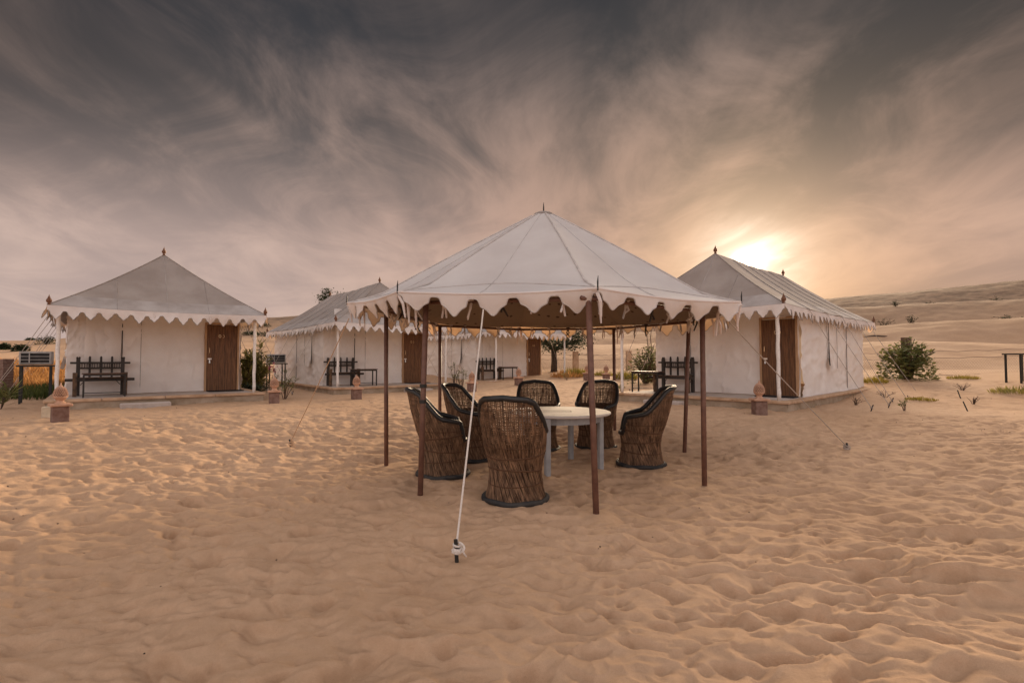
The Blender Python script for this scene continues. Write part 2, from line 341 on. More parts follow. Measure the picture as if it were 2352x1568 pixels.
# ------------------------------------------------------------------ mesh builder
class MB:
    def __init__(s): s.v = []; s.f = []
    def add(s, vs_, fs):
        b = len(s.v); s.v.extend([tuple(v) for v in vs_]); s.f.extend([tuple(i + b for i in f) for f in fs]); return s
    def box(s, c, d, rot=None, taper=1.0):
        x, y, z = d[0] / 2, d[1] / 2, d[2] / 2; t = taper
        p = [(-x, -y, -z), (x, -y, -z), (x, y, -z), (-x, y, -z), (-x * t, -y * t, z), (x * t, -y * t, z), (x * t, y * t, z), (-x * t, y * t, z)]
        if rot is not None: p = [tuple(rot @ Vector(q)) for q in p]
        p = [(q[0] + c[0], q[1] + c[1], q[2] + c[2]) for q in p]
        return s.add(p, [(0, 3, 2, 1), (4, 5, 6, 7), (0, 1, 5, 4), (1, 2, 6, 5), (2, 3, 7, 6), (3, 0, 4, 7)])
    def bevbox(s, c, d, b=.01):
        x, y, z = d[0] / 2, d[1] / 2, d[2] / 2; b = min(b, x * .45, y * .45, z * .45)
        vs_ = []
        for zz, i in ((-z, b), (-z + b, 0), (z - b, 0), (z, b)):
            X, Y = x - i, y - i
            vs_ += [(-X + b, -Y, zz), (X - b, -Y, zz), (X, -Y + b, zz), (X, Y - b, zz), (X - b, Y, zz), (-X + b, Y, zz), (-X, Y - b, zz), (-X, -Y + b, zz)]
        vs_ = [(q[0] + c[0], q[1] + c[1], q[2] + c[2]) for q in vs_]
        fs = [tuple(range(7, -1, -1)), tuple(range(24, 32))]
        for k in range(3):
            for i in range(8):
                j = (i + 1) % 8; fs.append((k * 8 + i, k * 8 + j, k * 8 + 8 + j, k * 8 + 8 + i))
        return s.add(vs_, fs)
    def tube(s, pts, r, n=6, closed=False, cap=True):
        pts = [Vector(p) for p in pts]; m = len(pts); rs = r if isinstance(r, (list, tuple)) else [r] * m
        vs_ = []; prev = None
        for i, p in enumerate(pts):
            if closed: t = pts[(i + 1) % m] - pts[i - 1]
            else: t = pts[min(i + 1, m - 1)] - pts[max(i - 1, 0)]
            t.normalize()
            if prev is None:
                a = Vector((0, 0, 1)) if abs(t.z) < .9 else Vector((1, 0, 0)); u = t.cross(a).normalized()
            else:
                u = prev - t * prev.dot(t)
                u = u.normalized() if u.length > 1e-6 else t.orthogonal().normalized()
            prev = u; w = t.cross(u)
            for k in range(n):
                a = 2 * math.pi * k / n; vs_.append(p + (u * math.cos(a) + w * math.sin(a)) * rs[i])
        fs = []
        for i in range(m if closed else m - 1):
            j = (i + 1) % m
            for k in range(n):
                l = (k + 1) % n; fs.append((i * n + k, i * n + l, j * n + l, j * n + k))
        if cap and not closed: fs.append(tuple(range(n - 1, -1, -1))); fs.append(tuple((m - 1) * n + k for k in range(n)))
        return s.add(vs_, fs)
    def lathe(s, prof, n=16, c=(0, 0, 0)):
        vs_ = []
        for (r, z) in prof:
            for k in range(n):
                a = 2 * math.pi * k / n; vs_.append((c[0] + r * math.cos(a), c[1] + r * math.sin(a), c[2] + z))
        fs = []
        for i in range(len(prof) - 1):
            for k in range(n):
                l = (k + 1) % n; fs.append((i * n + k, i * n + l, (i + 1) * n + l, (i + 1) * n + k))
        fs.append(tuple(range(n - 1, -1, -1))); fs.append(tuple((len(prof) - 1) * n + k for k in range(n)))
        return s.add(vs_, fs)
    def grid(s, fn, nu, nv, closed=False):
        vs_ = [fn(i / nu, j / nv) for j in range(nv + 1) for i in range(nu + 1)]
        w = nu + 1
        return s.add(vs_, [(j * w + i, j * w + i + 1, (j + 1) * w + i + 1, (j + 1) * w + i) for j in range(nv) for i in range(nu)])
    def leaf(s, p, d, n_, l, w):
        d = Vector(d).normalized(); n_ = Vector(n_); sd = d.cross(n_)
        if sd.length < 1e-4: sd = d.orthogonal()
        sd.normalize(); up = sd.cross(d); p = Vector(p)
        return s.add([p, p + d * l * .5 + sd * w * .5 + up * w * .12, p + d * l, p + d * l * .5 - sd * w * .5 + up * w * .12], [(0, 1, 2), (0, 2, 3)])
    def mesh(s, name, m, smooth=False):
        me = bpy.data.meshes.new(name); me.from_pydata(s.v, [], s.f); me.update()
        if smooth: me.polygons.foreach_set('use_smooth', [True] * len(me.polygons))
        if m: me.materials.append(MATS[m])
        return me
    def build(s, name, m, parent=None, smooth=False, loc=None):
        o = bpy.data.objects.new(name, s.mesh(name, m, smooth)); COL.objects.link(o)
        if parent: o.parent = parent
        if loc: o.location = loc
        return o
def tag(o, label=None, cat=None, group=None, kind=None):
    if label: o['label'] = label
    if cat: o['category'] = cat
    if group: o['group'] = group
    if kind: o['kind'] = kind
    return o
def empty(name, loc=(0, 0, 0), rz=0.0):
    o = bpy.data.objects.new(name, None); o.empty_display_size = .3; COL.objects.link(o); o.location = loc; o.rotation_euler = (0, 0, rz); return o
def linkobj(name, me, parent, loc=(0, 0, 0), rz=0.0):
    o = bpy.data.objects.new(name, me); COL.objects.link(o); o.parent = parent; o.location = loc; o.rotation_euler = (0, 0, rz); return o
def copy_tree(o, parent=None):
    c = o.copy(); COL.objects.link(c); c.parent = parent
    for ch in o.children: copy_tree(ch, c)
    return c
TABL = TAB.tolist()
def N2(x, y):
    xi = math.floor(x); yi = math.floor(y); fx = x - xi; fy = y - yi
    fx = fx * fx * fx * (fx * (fx * 6 - 15) + 10); fy = fy * fy * fy * (fy * (fy * 6 - 15) + 10)
    r0 = TABL[xi & 255]; r1 = TABL[(xi + 1) & 255]; a = yi & 255; b = (yi + 1) & 255
    return (r0[a] * (1 - fx) + r1[a] * fx) * (1 - fy) + (r0[b] * (1 - fx) + r1[b] * fx) * fy - .5
def N1(x, s=0.0): return N2(x, s + 3.7)

# ------------------------------------------------------------------ ground sheet
def build_ground():
    azf = np.linspace(-R(60), R(60), 780)
    azb = np.linspace(R(60), R(300), 90)[1:-1]
    az = np.concatenate([azf, azb]); na = len(az)
    r = np.concatenate([[.05, .4, .8, 1.2, 1.5], np.geomspace(1.8, 14, 560), np.geomspace(14.1, 34, 150), np.geomspace(34.4, 160, 230), np.geomspace(168, 900, 18)])
    RR, AA = np.meshgrid(r, az, indexing='ij')
    X = RR * np.sin(AA); Y = RR * np.cos(AA)
    H = base_height(X, Y)
    H = H + relief(X, Y)
    fr = sm(24, 40, RR)
    H = H + fr * (.22 * fbm(X * .16, Y * .16, 4) + .05 * fbm(X * .9, Y * .9, 3)) * (1 + RR * .004)
    nv = len(r) * na
    me = bpy.data.meshes.new('sand_ground')
    co = np.stack([X, Y, H], -1).reshape(-1, 3)
    i = np.arange(len(r) - 1)[:, None] * na; j = np.arange(na)[None, :]; j2 = (j + 1) % na
    q = np.stack([i + j, i + na + j, i + na + j2, i + j2], -1).reshape(-1, 4)[:, ::-1]
    me.vertices.add(nv); me.vertices.foreach_set('co', co.ravel())
    me.loops.add(q.size); me.loops.foreach_set('vertex_index', q.ravel().astype(np.int32))
    me.polygons.add(len(q)); me.polygons.foreach_set('loop_start', np.arange(0, q.size, 4, dtype=np.int32)); me.polygons.foreach_set('loop_total', np.full(len(q), 4, dtype=np.int32))
    me.update(); me.validate(); me.polygons.foreach_set('use_smooth', np.ones(len(q), dtype=bool))
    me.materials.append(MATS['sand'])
    o = bpy.data.objects.new('sand_ground', me); COL.objects.link(o); o['kind'] = 'structure'
    return o
build_ground()

# ------------------------------------------------------------------ tent (local: x along the front, y back, z up; origin = front left corner of the eaves, on the ground)
W, T, RT, EZ, PZ, PT = 4.75, 9.0, 1.75, 2.47, 4.22, 0.235   # width, depth, hip run, eave height, peak height, plinth top
def roofpoint(side, s, q):
    """side 0 front,1 right,2 back,3 left; s along eave 0..1, q eave->ridge"""
    if side == 0: a, b, c_, d_ = (0, 0), (W, 0), (W / 2, RT), (W / 2, RT)
    elif side == 1: a, b, c_, d_ = (W, 0), (W, T), (W / 2, T - RT), (W / 2, RT)
    elif side == 2: a, b, c_, d_ = (W, T), (0, T), (W / 2, T - RT), (W / 2, T - RT)
    else: a, b, c_, d_ = (0, T), (0, 0), (W / 2, RT), (W / 2, T - RT)
    ex, ey = a[0] + (b[0] - a[0]) * s, a[1] + (b[1] - a[1]) * s
    tx, ty = d_[0] + (c_[0] - d_[0]) * s, d_[1] + (c_[1] - d_[1]) * s
    x = ex + (tx - ex) * q; y = ey + (ty - ey) * q
    g = q * .90 + .10 * q * q - .018 * math.sin(math.pi * q)
    z = EZ + (PZ - EZ) * g
    edge = math.sin(math.pi * min(max(s, 0), 1))
    z -= edge * (.045 * (1 - q) ** 2 + .035 * math.sin(math.pi * q))
    if side in (1, 3):
        z -= .05 * edge * q * q * (0.5 - .5 * math.cos(2 * math.pi * s))
        z += .022 * abs(math.sin(s * math.pi * 7)) * edge * (1 - .3 * q)      # ridges over the rafter ropes
    z += .012 * N2(x * 2.2 + side * 9, y * 2.2) * edge
    return (x, y, z)
SC_E = [0, .08, .18, .28, .38, .50, .60, .655, .70, .76, .84, 1.0]; SC_F = [1, .97, .86, .71, .59, .51, .46, .40, .17, .04, 0, 0]
def scallop(p):
    e = abs((p % 1.0) - .5) * 2; return float(np.interp(e, SC_E, SC_F))
def valance(pa, pb, out, n, h0, h1, seed, flare=.10, per=14):
    """cloth strip hanging from pa to pb with n scallops; out = outward unit (x,y)"""
    pa = Vector(pa); pb = Vector(pb); mb = MB()
    def fn(u, v):
        b = pa.lerp(pb, u); d = h0 + (h1 - h0) * scallop(u * n)
        d *= 1 + .30 * N1(u * n * .8 + .5, seed)
        z = b.z - .045 * math.sin(math.pi * u) - d * v
        o = flare * d * v + .05 * v * v * d / h1 * (N1(u * n * 1.3, seed + 5) * 3.2 + N1(u * n * .35, seed + 9) * 3)
        return (b.x + out[0] * o, b.y + out[1] * o, z)
    mb.grid(fn, n * per, 4); return mb, fn
def under_roof(x, y):
    q = max(0.0, min(1.0, y / RT, (T - y) / RT, x / (W / 2), (W - x) / (W / 2)))
    return EZ + (PZ - EZ) * (q * .90 + .10 * q * q - .018 * math.sin(math.pi * q)) - .07
def build_tent():
    t = empty('canvas_tent')
    roof = MB()
    for side, nu, nv in ((0, 40, 24), (1, 70, 24), (2, 30, 16), (3, 70, 24)):
        roof.grid(lambda u, v, sd=side: roofpoint(sd, u, min(v, .9995)), nu, nv)
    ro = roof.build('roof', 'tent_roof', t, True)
    # sewn seams
    def seam(side, s, q0=0, q1=.97, r=.008):
        MB().tube([tuple(Vector(roofpoint(side, s, q0 + (q1 - q0) * k / 28)) + Vector((0, 0, .010))) for k in range(29)], r, 5).build('seam', 'seam', ro)
    def zroof(x, y, o=.004): return (x, y, under_roof(x, y) + .07 + o - (.02 if 0 < y < RT else 0) * 0)
    for xs in (1.30, W - 1.45): 
        ym = RT * min(xs, W - xs) / (W / 2); MB().tube([roofpoint(0, (xs - W / 2 * q_) / (W * (1 - q_)), q_) for q_ in [ym / RT * .97 * i / 12 for i in range(13)]], .009, 4).build('seam', 'seam', ro)
    MB().tube([roofpoint(0, .5, .97 * i / 12) for i in range(13)], .008, 4).build('seam', 'canvas_band', ro)
    for s in (0, 1): seam(0, s, 0, .99, .011)
    for side in (1, 3):
        for s in (.2, .37, .54, .7, .86): seam(side, s, 0, .97, .010)
    for side, nu in ((0, 40), (1, 60), (3, 60)):
        MB().grid(lambda u, v, sd=side: tuple(Vector(roofpoint(sd, .004 + .992 * u, v * .19)) + Vector((0, 0, .006))), nu, 5).build('eave_band', 'canvas_band', ro, True)
    # valances
    cs = [(0, 0, EZ), (W, 0, EZ), (W, T, EZ), (0, T, EZ)]; outs = [(0, -1), (1, 0), (0, 1), (-1, 0)]
    for k in range(4):
        n = 15 if k in (0, 2) else 28
        vb, fn = valance(cs[k], cs[(k + 1) % 4], outs[k], n, .12, .30, k * 3)
        vo = vb.build('valance', 'canvas_trim', t, True)
        if k in (0, 1, 3):
            MB().tube([fn(i / (n * 14), 1) for i in range(n * 14 + 1)], .007, 4).build('hem', 'seam', vo)
    # pale band above the eave
    # walls
    def wall(p, q, z0, z1, name, n, nx=40, folds=0.0, out=(0, -1)):
        p = Vector(p); q = Vector(q)
        def fn(u, v):
            b = p.lerp(q, u); z = z0 + (min(z1, under_roof(b.x, b.y)) - z0) * v
            L = (q - p).length
            o = .07 * N2(u * L * 1.5 + n * 7, z * 1.2) + .040 * N2(u * L * 2.2 + n * 3 - z * 1.6, z * 3.6 + u * L) + .03 * N2(u * L * 1.2 + z * 1.5, z * 7 - u * L * 1.7) + .03 * (1 - v) ** 3 * N1(u * L * 5, n) + .05 * max(0, .12 - v) / .12 * .6
            for (aa, bb, cc, ww) in ((1.1, 2.3, 1.0, .05), (1.6, -1.9, 7.0, .045), (.5, 3.4, 13.0, .05)):
                o += .05 * max(0, 1 - abs(N2(u * L * aa + z * bb * .4 + n * 2.7 + cc, z * bb + cc - u * L * .5)) / ww) * (.4 + abs(N2(u * L + cc, z)))
            o += folds * .02 * math.sin((u * L + z * .5) * 9) * v
            return (b.x + out[0] * o, b.y + out[1] * o, z)
        return MB().grid(fn, nx, 44).build(name, 'canvas_wall', t, True)
    I = .30; PB = 2.0; YB = T - .35
    zt = EZ + .18
    fw = wall((I, PB, 0), (3.48, PB, 0), PT + .01, 3.6 - .0, 'front_wall', 1, 110, 1.0)
    fw2 = wall((4.41, PB, 0), (W - I, PB, 0), PT + .01, 2.8, 'front_wall', 2, 6)
    wall((3.48, PB, 0), (4.41, PB, 0), PT + 2.05, 3.2, 'front_wall', 3, 10)
    lw = wall((I, YB, 0), (I, PB, 0), PT - .06, zt, 'side_wall', 4, 120, .6, (-1, 0))
    rw = wall((W - I, PB, 0), (W - I, YB, 0), PT - .06, zt, 'side_wall', 5, 120, .6, (1, 0))
    wall((W - I, YB, 0), (I, YB, 0), PT - .02, zt, 'back_wall', 6, 20, 0, (0, 1))
    # front curtain flap over the window, left of the door
    def curt(u, v):
        z = 3.1 - 2.1 * v
        return (.66 + .78 * u + .02 * math.sin(v * 4), PB - .055 - .025 * math.sin(u * 9 + 1) - .03 * N2(u * 3, z * 2), z)
    MB().grid(curt, 24, 20).build('window_curtain', 'canvas_wall', t, True)
    MB().tube([(1.90, PB - .035, PT + .03 + 2.6 * k / 8) for k in range(9)], .006, 4).build('seam', 'seam', fw)
    MB().tube([(1.47, PB - .045, 1.0 + 2.0 * k / 8) for k in range(9)], .012, 4).build('tie_cord', 'iron', fw)
    # side windows: a dark plate painting the unlit interior where the flap falls open, and its folded lower edge
    for sx, wv, x, o in ((-1, lw, I, 3.15), (1, rw, W - I, 4.35)):
        X = x + sx * .055
        top, bot = EZ - .02, PT + .70
        MB().add([(X, o - .012, top), (X, o + .012, top), (X + sx * .012, o + .05, bot + .28), (X + sx * .02, o + .075, bot + .08), (X + sx * .01, o - .005, bot + .10), (X, o - .03, bot + .35)], [(0, 1, 2, 3, 4, 5)]).build('slit_shade', 'cooler_dark', wv)
        def flap(u, v):
            z = bot + .30 * (1 - v) * (1 - u) - .02 * u + .16 * (1 - v)
            return (X + sx * (.02 + .10 * v * (1 - u * .6) + .02 * math.sin(u * 6)), o + .02 + .42 * u, z)
        MB().grid(flap, 10, 6).build('window_flap', 'canvas_wall', wv, True)
        MB().tube([(X - sx * .015, o + 2.0, PT + .05 + (EZ - PT) * k / 8) for k in range(9)], .014, 5).build('wall_rope', 'seam', wv)
        MB().tube([(X - sx * .02, o + .95, bot + (EZ - bot) * k / 8) for k in range(9)], .007, 4).build('seam', 'seam', wv)
    # door
    f = MB()
    f.box((3.50, PB - .03, PT + 1.02), (.05, .10, 2.04)); f.box((4.39, PB - .03, PT + 1.02), (.05, .10, 2.04)); f.box((3.945, PB - .032, PT + 2.065), (.94, .10, .05))
    f.build('door_frame', 'frame_wood', t)
    d = MB().bevbox((3.945, PB - .015, PT + 1.02), (.83, .045, 2.02), .006).build('door', 'door_wood', t)
    for k in range(1, 5): MB().box((3.53 + .83 * k / 5, PB - .0385, PT + 1.02), (.006, .004, 1.98)).build('plank_joint', 'bench_wood', d)
    MB().tube([(3.60, PB - .045, PT + 1.16), (3.60, PB - .075, PT + 1.18), (3.60, PB - .075, PT + 1.30), (3.60, PB - .045, PT + 1.32)], .016, 6).build('handle', 'brass', d)
    lk = MB(); lk.bevbox((3.61, PB - .055, PT + .98), (.11, .03, .05), .006); lk.tube([(3.61, PB - .06, PT + .95), (3.61, PB - .07, PT + .85)], [.016, .024], 8)
    lk.build('latch', 'steel', d)
    npl = MB()
    npl.tube([(3.88 + .03 * math.cos(a * .785), PB - .045, PT + 1.68 + .045 * math.sin(a * .785)) for a in range(8)], .010, 5, True)
    npl.tube([(3.97 + .03 * math.cos(a * .5 - 1.9), PB - .045, PT + 1.68 + .045 * math.sin(a * .5 - 1.9)) for a in range(8)], .010, 5)
    npl.build('door_numeral', 'brass', d)
    # porch poles, wrapped in cloth
    for (px, py) in ((.20, .27), (W - .25, .27)):
        MB().tube([(px + .006 * math.sin(k * 1.7), py + .005 * math.cos(k * 2.1), PT + (EZ - .0 - PT) * k / 12) for k in range(13)], [.042 + .004 * math.sin(k * 2.3) for k in range(13)], 10).build('porch_pole', 'white_pole', t, True)
    # finials
    prof = [(.012, 0), (.035, .01), (.038, .03), (.022, .045), (.05, .075), (.056, .105), (.045, .14), (.026, .165), (.030, .175), (.012, .205), (.003, .25)]
    fm = MB().lathe(prof, 10).mesh('finial', 'finial_wood', True)
    for p in ((W / 2, RT, PZ - .01), (W / 2, T - RT, PZ - .01), (.03, .03, EZ), (W - .03, .03, EZ), (W - .03, T - .03, EZ), (.03, T - .03, EZ)): linkobj('finial', fm, t, p)
    # guy ropes, straps and pegs on both sides
    for sx, x in ((-1, 0), (1, W)):
        for k, y in enumerate((1.7, 3.2, 4.7, 6.2, 7.7)):
            s_ = y / T if sx > 0 else 1 - y / T
            rp = [roofpoint(1 if sx > 0 else 3, s_, q) for q in (.20, .12, .05, 0)]
            rp = [(p[0], p[1], p[2] + .008) for p in rp]
            px = x + sx * (1.25 + .12 * math.sin(k * 2.1)); py = y + .18 * math.cos(k * 3.3 + sx)
            g = MB(); g.tube(rp + [(x + sx * .03, y, EZ - .05)], .012, 5)
            a = Vector((x + sx * .03, y, EZ - .05)); b = Vector((px, py, .07))
            g.tube([a.lerp(b, i / 8) - Vector((0, 0, .03 * math.sin(math.pi * i / 8))) for i in range(9)], .0075, 5)
            g.tube([(px + .03 * math.cos(i), py + .03 * math.sin(i), .05 + .006 * i) for i in range(12)], .008, 5)
            go = g.build('guy_rope', 'tent_rope', t)
            MB().tube([(px - sx * .05, py, -.12), (px + sx * .035, py, .15)], .013, 6).build('peg', 'iron', go)
    # loose ends of webbing under the front eave
    for k, x in enumerate((2.05, 3.3)):
        MB().tube([(x, -.01, EZ - .08), (x + .02, -.04, EZ - .18), (x - .01, -.03, EZ - .30)], [.012, .01, .006], 4).build('tie_strip', 'canvas_trim', t)
    return t
def build_plinth():
    t = empty('stone_plinth')
    x0, x1, y0, y1 = .02, W - .02, .14, T - .2
    def side(p, q, out, nm):
        p = Vector(p); q = Vector(q)
        def fn(u, v):
            b = p.lerp(q, u); o = .03 * N2(u * (q - p).length * 4 + nm * 5, v * 2.5) + .015 * N2(u * (q - p).length * 11, v * 6)
            return (b.x + out[0] * o, b.y + out[1] * o, -.25 + (PT - .055 + .25) * v)
        return fn
    m = MB(); m.grid(side((x0, y0, 0), (x1, y0, 0), (0, -1), 1), 60, 8); m.grid(side((x1, y0, 0), (x1, y1, 0), (1, 0), 2), 60, 6)
    m.grid(side((x1, y1, 0), (x0, y1, 0), (0, 1), 3), 20, 4); m.grid(side((x0, y1, 0), (x0, y0, 0), (-1, 0), 4), 60, 6)
    m.build('base_wall', 'masonry', t, True)
    MB().box(((x0 + x1) / 2, (y0 + y1) / 2, PT - .035), (x1 - x0 - .34, y1 - y0 - .34, .06)).build('paving', 'paving', t)
    xs = [x0 - .05, 1.05, 2.35, 3.5, x1 + .05]
    for a, b in zip(xs[:-1], xs[1:]): MB().bevbox(((a + b) / 2, y0 + .13, PT - .03 + .002 * math.sin(a * 9)), (b - a - .010, .36, .066), .012).build('edging_slab', 'slab', t)
    for X in (x0 + .06, x1 - .06):
        for k in range(6):
            a = y0 + .32 + k * 1.37; b = a + 1.36
            MB().bevbox((X, (a + b) / 2, PT - .031), (.24, b - a - .012, .062), .012).build('edging_slab', 'slab', t)
    return t
GROUP_T = 'canvas tents around the camp'
tent_specs = [  # front-left corner, heading of the front (left to right), label words
    ((-10.84, 11.90), 51.0, 'leftmost', 'white canvas tent with front on view and bench left of its door, farthest left', 'low stone plinth under the leftmost canvas tent'),
    ((-5.95, 17.20), 51.0, 'second', 'white canvas tent showing its left side and long ridge, partly behind the open pavilion', 'low stone plinth under the canvas tent left of the pavilion'),
    ((-0.70, 22.60), 51.0, 'third', 'small far canvas tent seen beneath the pavilion roof, between its poles', 'low stone plinth of the far tent seen through the pavilion'),
    ((2.90, 15.02), 136.0, 'right', 'white canvas tent seen from its corner with the sun above its ridge', 'low stone plinth under the canvas tent on the right'),
]
TENTS = []
tent0 = build_tent(); plinth0 = build_plinth()
def place(o, fl, head, z=None):
    rz = math.radians(90 - head)
    o.location = (fl[0], fl[1], .2 if z is None else z); o.rotation_euler = (0, 0, rz)
def tworld(fl, head, x, y, z=0.0):
    a = math.radians(90 - head); return (fl[0] + x * math.cos(a) - y * math.sin(a), fl[1] + x * math.sin(a) + y * math.cos(a), z)
for k, (fl, hd, _, lab, plab) in enumerate(tent_specs):
    t = tent0 if k == 0 else copy_tree(tent0); p = plinth0 if k == 0 else copy_tree(plinth0)
    place(t, fl, hd); place(p, fl, hd)
    tag(t, lab, 'tent', GROUP_T); tag(p, plab, 'plinth', 'stone plinths under the tents'); TENTS.append(t)
# a fifth tent stands just outside the right edge: only its ropes and pegs reach the picture
t5 = copy_tree(tent0); FL5 = (13.9, 12.6); place(t5, FL5, 138.0); tag(t5, 'tent at the right edge of the picture, only its guy ropes and pegs showing', 'tent', GROUP_T)

# ------------------------------------------------------------------ things on and around the plinths
def build_bench():
    t = empty('wooden_bench'); h = .98
    for s in (-1, 1):
        MB().box((s * .56, .22, h / 2), (.10, .09, h)).build('back_post', 'bench_wood', t)
        for q in (-.028, .028): MB().lathe([(.022, 0), (.03, .015), (.026, .04), (.01, .055)], 8, (s * .56 + q, .22, h)).build('post_knob', 'bench_wood', t)
        MB().box((s * .62, -.18, .31), (.10, .10, .62), taper=1.12).build('front_leg', 'bench_worn', t)
        MB().bevbox((s * .60, .02, .52), (.07, .42, .06)).build('side_rail', 'bench_wood', t)
        MB().tube([(s * .50, .2, .28), (s * .36, .2, .43)], .010, 5).build('brace', 'bench_wood', t)
    for x in (-.28, 0, .28):
        MB().box((x, .23, .74), (.058, .04, .50)).build('back_slat', 'bench_wood', t)
        MB().lathe([(.02, 0), (.032, .02), (.028, .055), (.012, .075)], 8, (x, .23, h - .005)).build('slat_knob', 'bench_wood', t)
    MB().bevbox((0, .215, .87), (1.52, .05, .055)).build('top_rail', 'bench_wood', t)
    MB().bevbox((0, .215, .73), (1.06, .045, .045)).build('middle_rail', 'bench_wood', t)
    for k in range(16):
        x = -.47 + k * .94 / 15
        MB().tube([(x, .222, .75), (x, .222, .775), (x, .222, .80), (x, .222, .825), (x, .222, .85)], [.008, .015, .009, .015, .008], 6).build('spindle', 'bench_wood', t)
    MB().bevbox((0, -.19, .43), (1.72, .055, .075)).build('seat_rail', 'bench_wood', t)
    MB().bevbox((0, .21, .44), (1.15, .05, .06)).build('seat_rail', 'bench_wood', t)
    MB().bevbox((0, 0, .475), (1.16, .44, .025)).build('seat', 'bench_worn', t)
    return t
def build_side_table():
    t = empty('side_table')
    MB().bevbox((0, 0, .60), (.92, .42, .025)).build('table_top', 'table_wood', t)
    MB().box((0, 0, .565), (.86, .36, .045)).build('apron', 'bench_wood', t)
    for sx in (-1, 1):
        for sy in (-1, 1): MB().box((sx * .42, sy * .17, .28), (.035, .035, .56)).build('leg', 'bench_wood', t)
        MB().box((sx * .42, 0, .10), (.018, .30, .02)).build('stretcher', 'bench_wood', t)
    MB().box((0, 0, .102), (.82, .018, .02)).build('stretcher', 'bench_wood', t)
    return t
bench0 = build_bench(); stab0 = build_side_table()
spots = [((1.02, 1.52), (1.10, .95)), ((.86, 1.52), (1.42, .95)), ((.75, 1.52), (1.42, .95)), ((1.18, 1.52), (.62, .98))]
bl = ['dark wooden bench with spindled back on the porch of the leftmost tent', 'dark wooden bench behind a white porch pole of the tent left of the pavilion',
      'dark wooden bench on the far tent porch, seen past the white guy rope', 'dark wooden bench by the right tent, behind the pavilion poles']
tl = ['low dark table standing in front of the leftmost bench', 'low dark table right of the bench on the tent left of the pavilion', 'low dark table on the far tent porch left of its door', 'low dark table left of the bench by the right tent']
for k, ((bx, by), (tx, ty)) in enumerate(spots):
    fl, hd = tent_specs[k][0], tent_specs[k][1]; rz = math.radians(90 - hd)
    b = bench0 if k == 0 else copy_tree(bench0); b.location = tworld(fl, hd, bx, by, .2 + PT); b.rotation_euler = (0, 0, rz)
    b.scale = (.84, 1, 1)
    tag(b, bl[k], 'bench', 'wooden benches on the tent porches')
    s = stab0 if k == 0 else copy_tree(stab0); s.location = tworld(fl, hd, tx, ty, .2 + PT); s.rotation_euler = (0, 0, rz); tag(s, tl[k], 'table', 'low tables on the tent porches')
for k, lab in ((0, 'dark doormat at the door of the leftmost tent'), (1, 'dark doormat at the door of the tent left of the pavilion'), (3, 'dark doormat at the door of the right tent')):
    fl, hd = tent_specs[k][0], tent_specs[k][1]
    m = MB().bevbox((0, 0, .012), (.95, .46, .022), .008).build('doormat', 'mat_black'); m.location = tworld(fl, hd, 4.0, 1.62, .2 + PT); m.rotation_euler = (0, 0, math.radians(90 - hd)); tag(m, lab, 'doormat')
for k, x, lab in ((0, 1.92, 'grey stone step in the sand before the leftmost plinth'), (1, 3.1, 'grey stone step before the plinth left of the pavilion'), (3, 1.75, 'grey stone step before the plinth of the right tent')):
    fl, hd = tent_specs[k][0], tent_specs[k][1]
    m = MB().bevbox((0, 0, .03), (1.05, .34, .16), .02).build('stone_step', 'concrete'); m.location = tworld(fl, hd, x, -.12, .2); m.rotation_euler = (0, 0, math.radians(90 - hd)); tag(m, lab, 'step')

# air coolers on iron stands
def build_stand(h=1.0):
    t = empty('iron_stand')
    for sx in (-1, 1):
        for sy in (-1, 1): MB().box((sx * .30, sy * .22, h / 2 - .05), (.045, .045, h + .1)).build('leg', 'iron', t)
    MB().box((0, 0, h + .02), (.78, .52, .045)).build('top_frame', 'iron', t)
    return t
def build_cooler():
    t = empty('air_cooler')
    MB().bevbox((0, .02, .19), (.66, .46, .36), .012).build('casing', 'cooler_metal', t)
    MB().box((0, -.2205, .19), (.58, .02, .29)).build('grille_recess', 'cooler_dark', t)
    for z in (.06, .145, .235, .325): MB().box((0, -.236, z), (.60, .018, .014)).build('louvre', 'cooler_metal', t)
    for x in (-.30, -.12, .30): MB().box((x, -.238, .19), (.022, .022, .30)).build('grille_bar', 'cooler_metal', t)
    return t
st0 = build_stand(); co0 = build_cooler()
for k, (fl, hd, x, y, sl_, cl_) in enumerate(((tent_specs[0][0], 51, -.36, 3.15, 'black iron stand beside the leftmost tent, by dry orange grass', 'grey louvred air cooler on the stand beside the leftmost tent'),
                                             (tent_specs[1][0], 51, -.42, 5.6, 'black iron stand by the side wall of the tent left of the pavilion', 'grey louvred air cooler in the gap between the two left tents'))):
    s = st0 if k == 0 else copy_tree(st0); c = co0 if k == 0 else copy_tree(co0); rz = math.radians(90 - hd)
    p = tworld(fl, hd, x, y); z = .2
    s.location = (p[0], p[1], z); s.rotation_euler = (0, 0, rz); tag(s, sl_, 'stand', 'iron cooler stands')
    c.location = (p[0], p[1], z + 1.045); c.rotation_euler = (0, 0, rz - .05); tag(c, cl_, 'air cooler', 'air coolers beside the tents')
s = copy_tree(st0); s.location = (16.3, 16.4, gz(16.3, 16.4) - .12); s.rotation_euler = (0, 0, .12); tag(s, 'black iron stand at the right edge of the picture', 'stand', 'iron cooler stands')

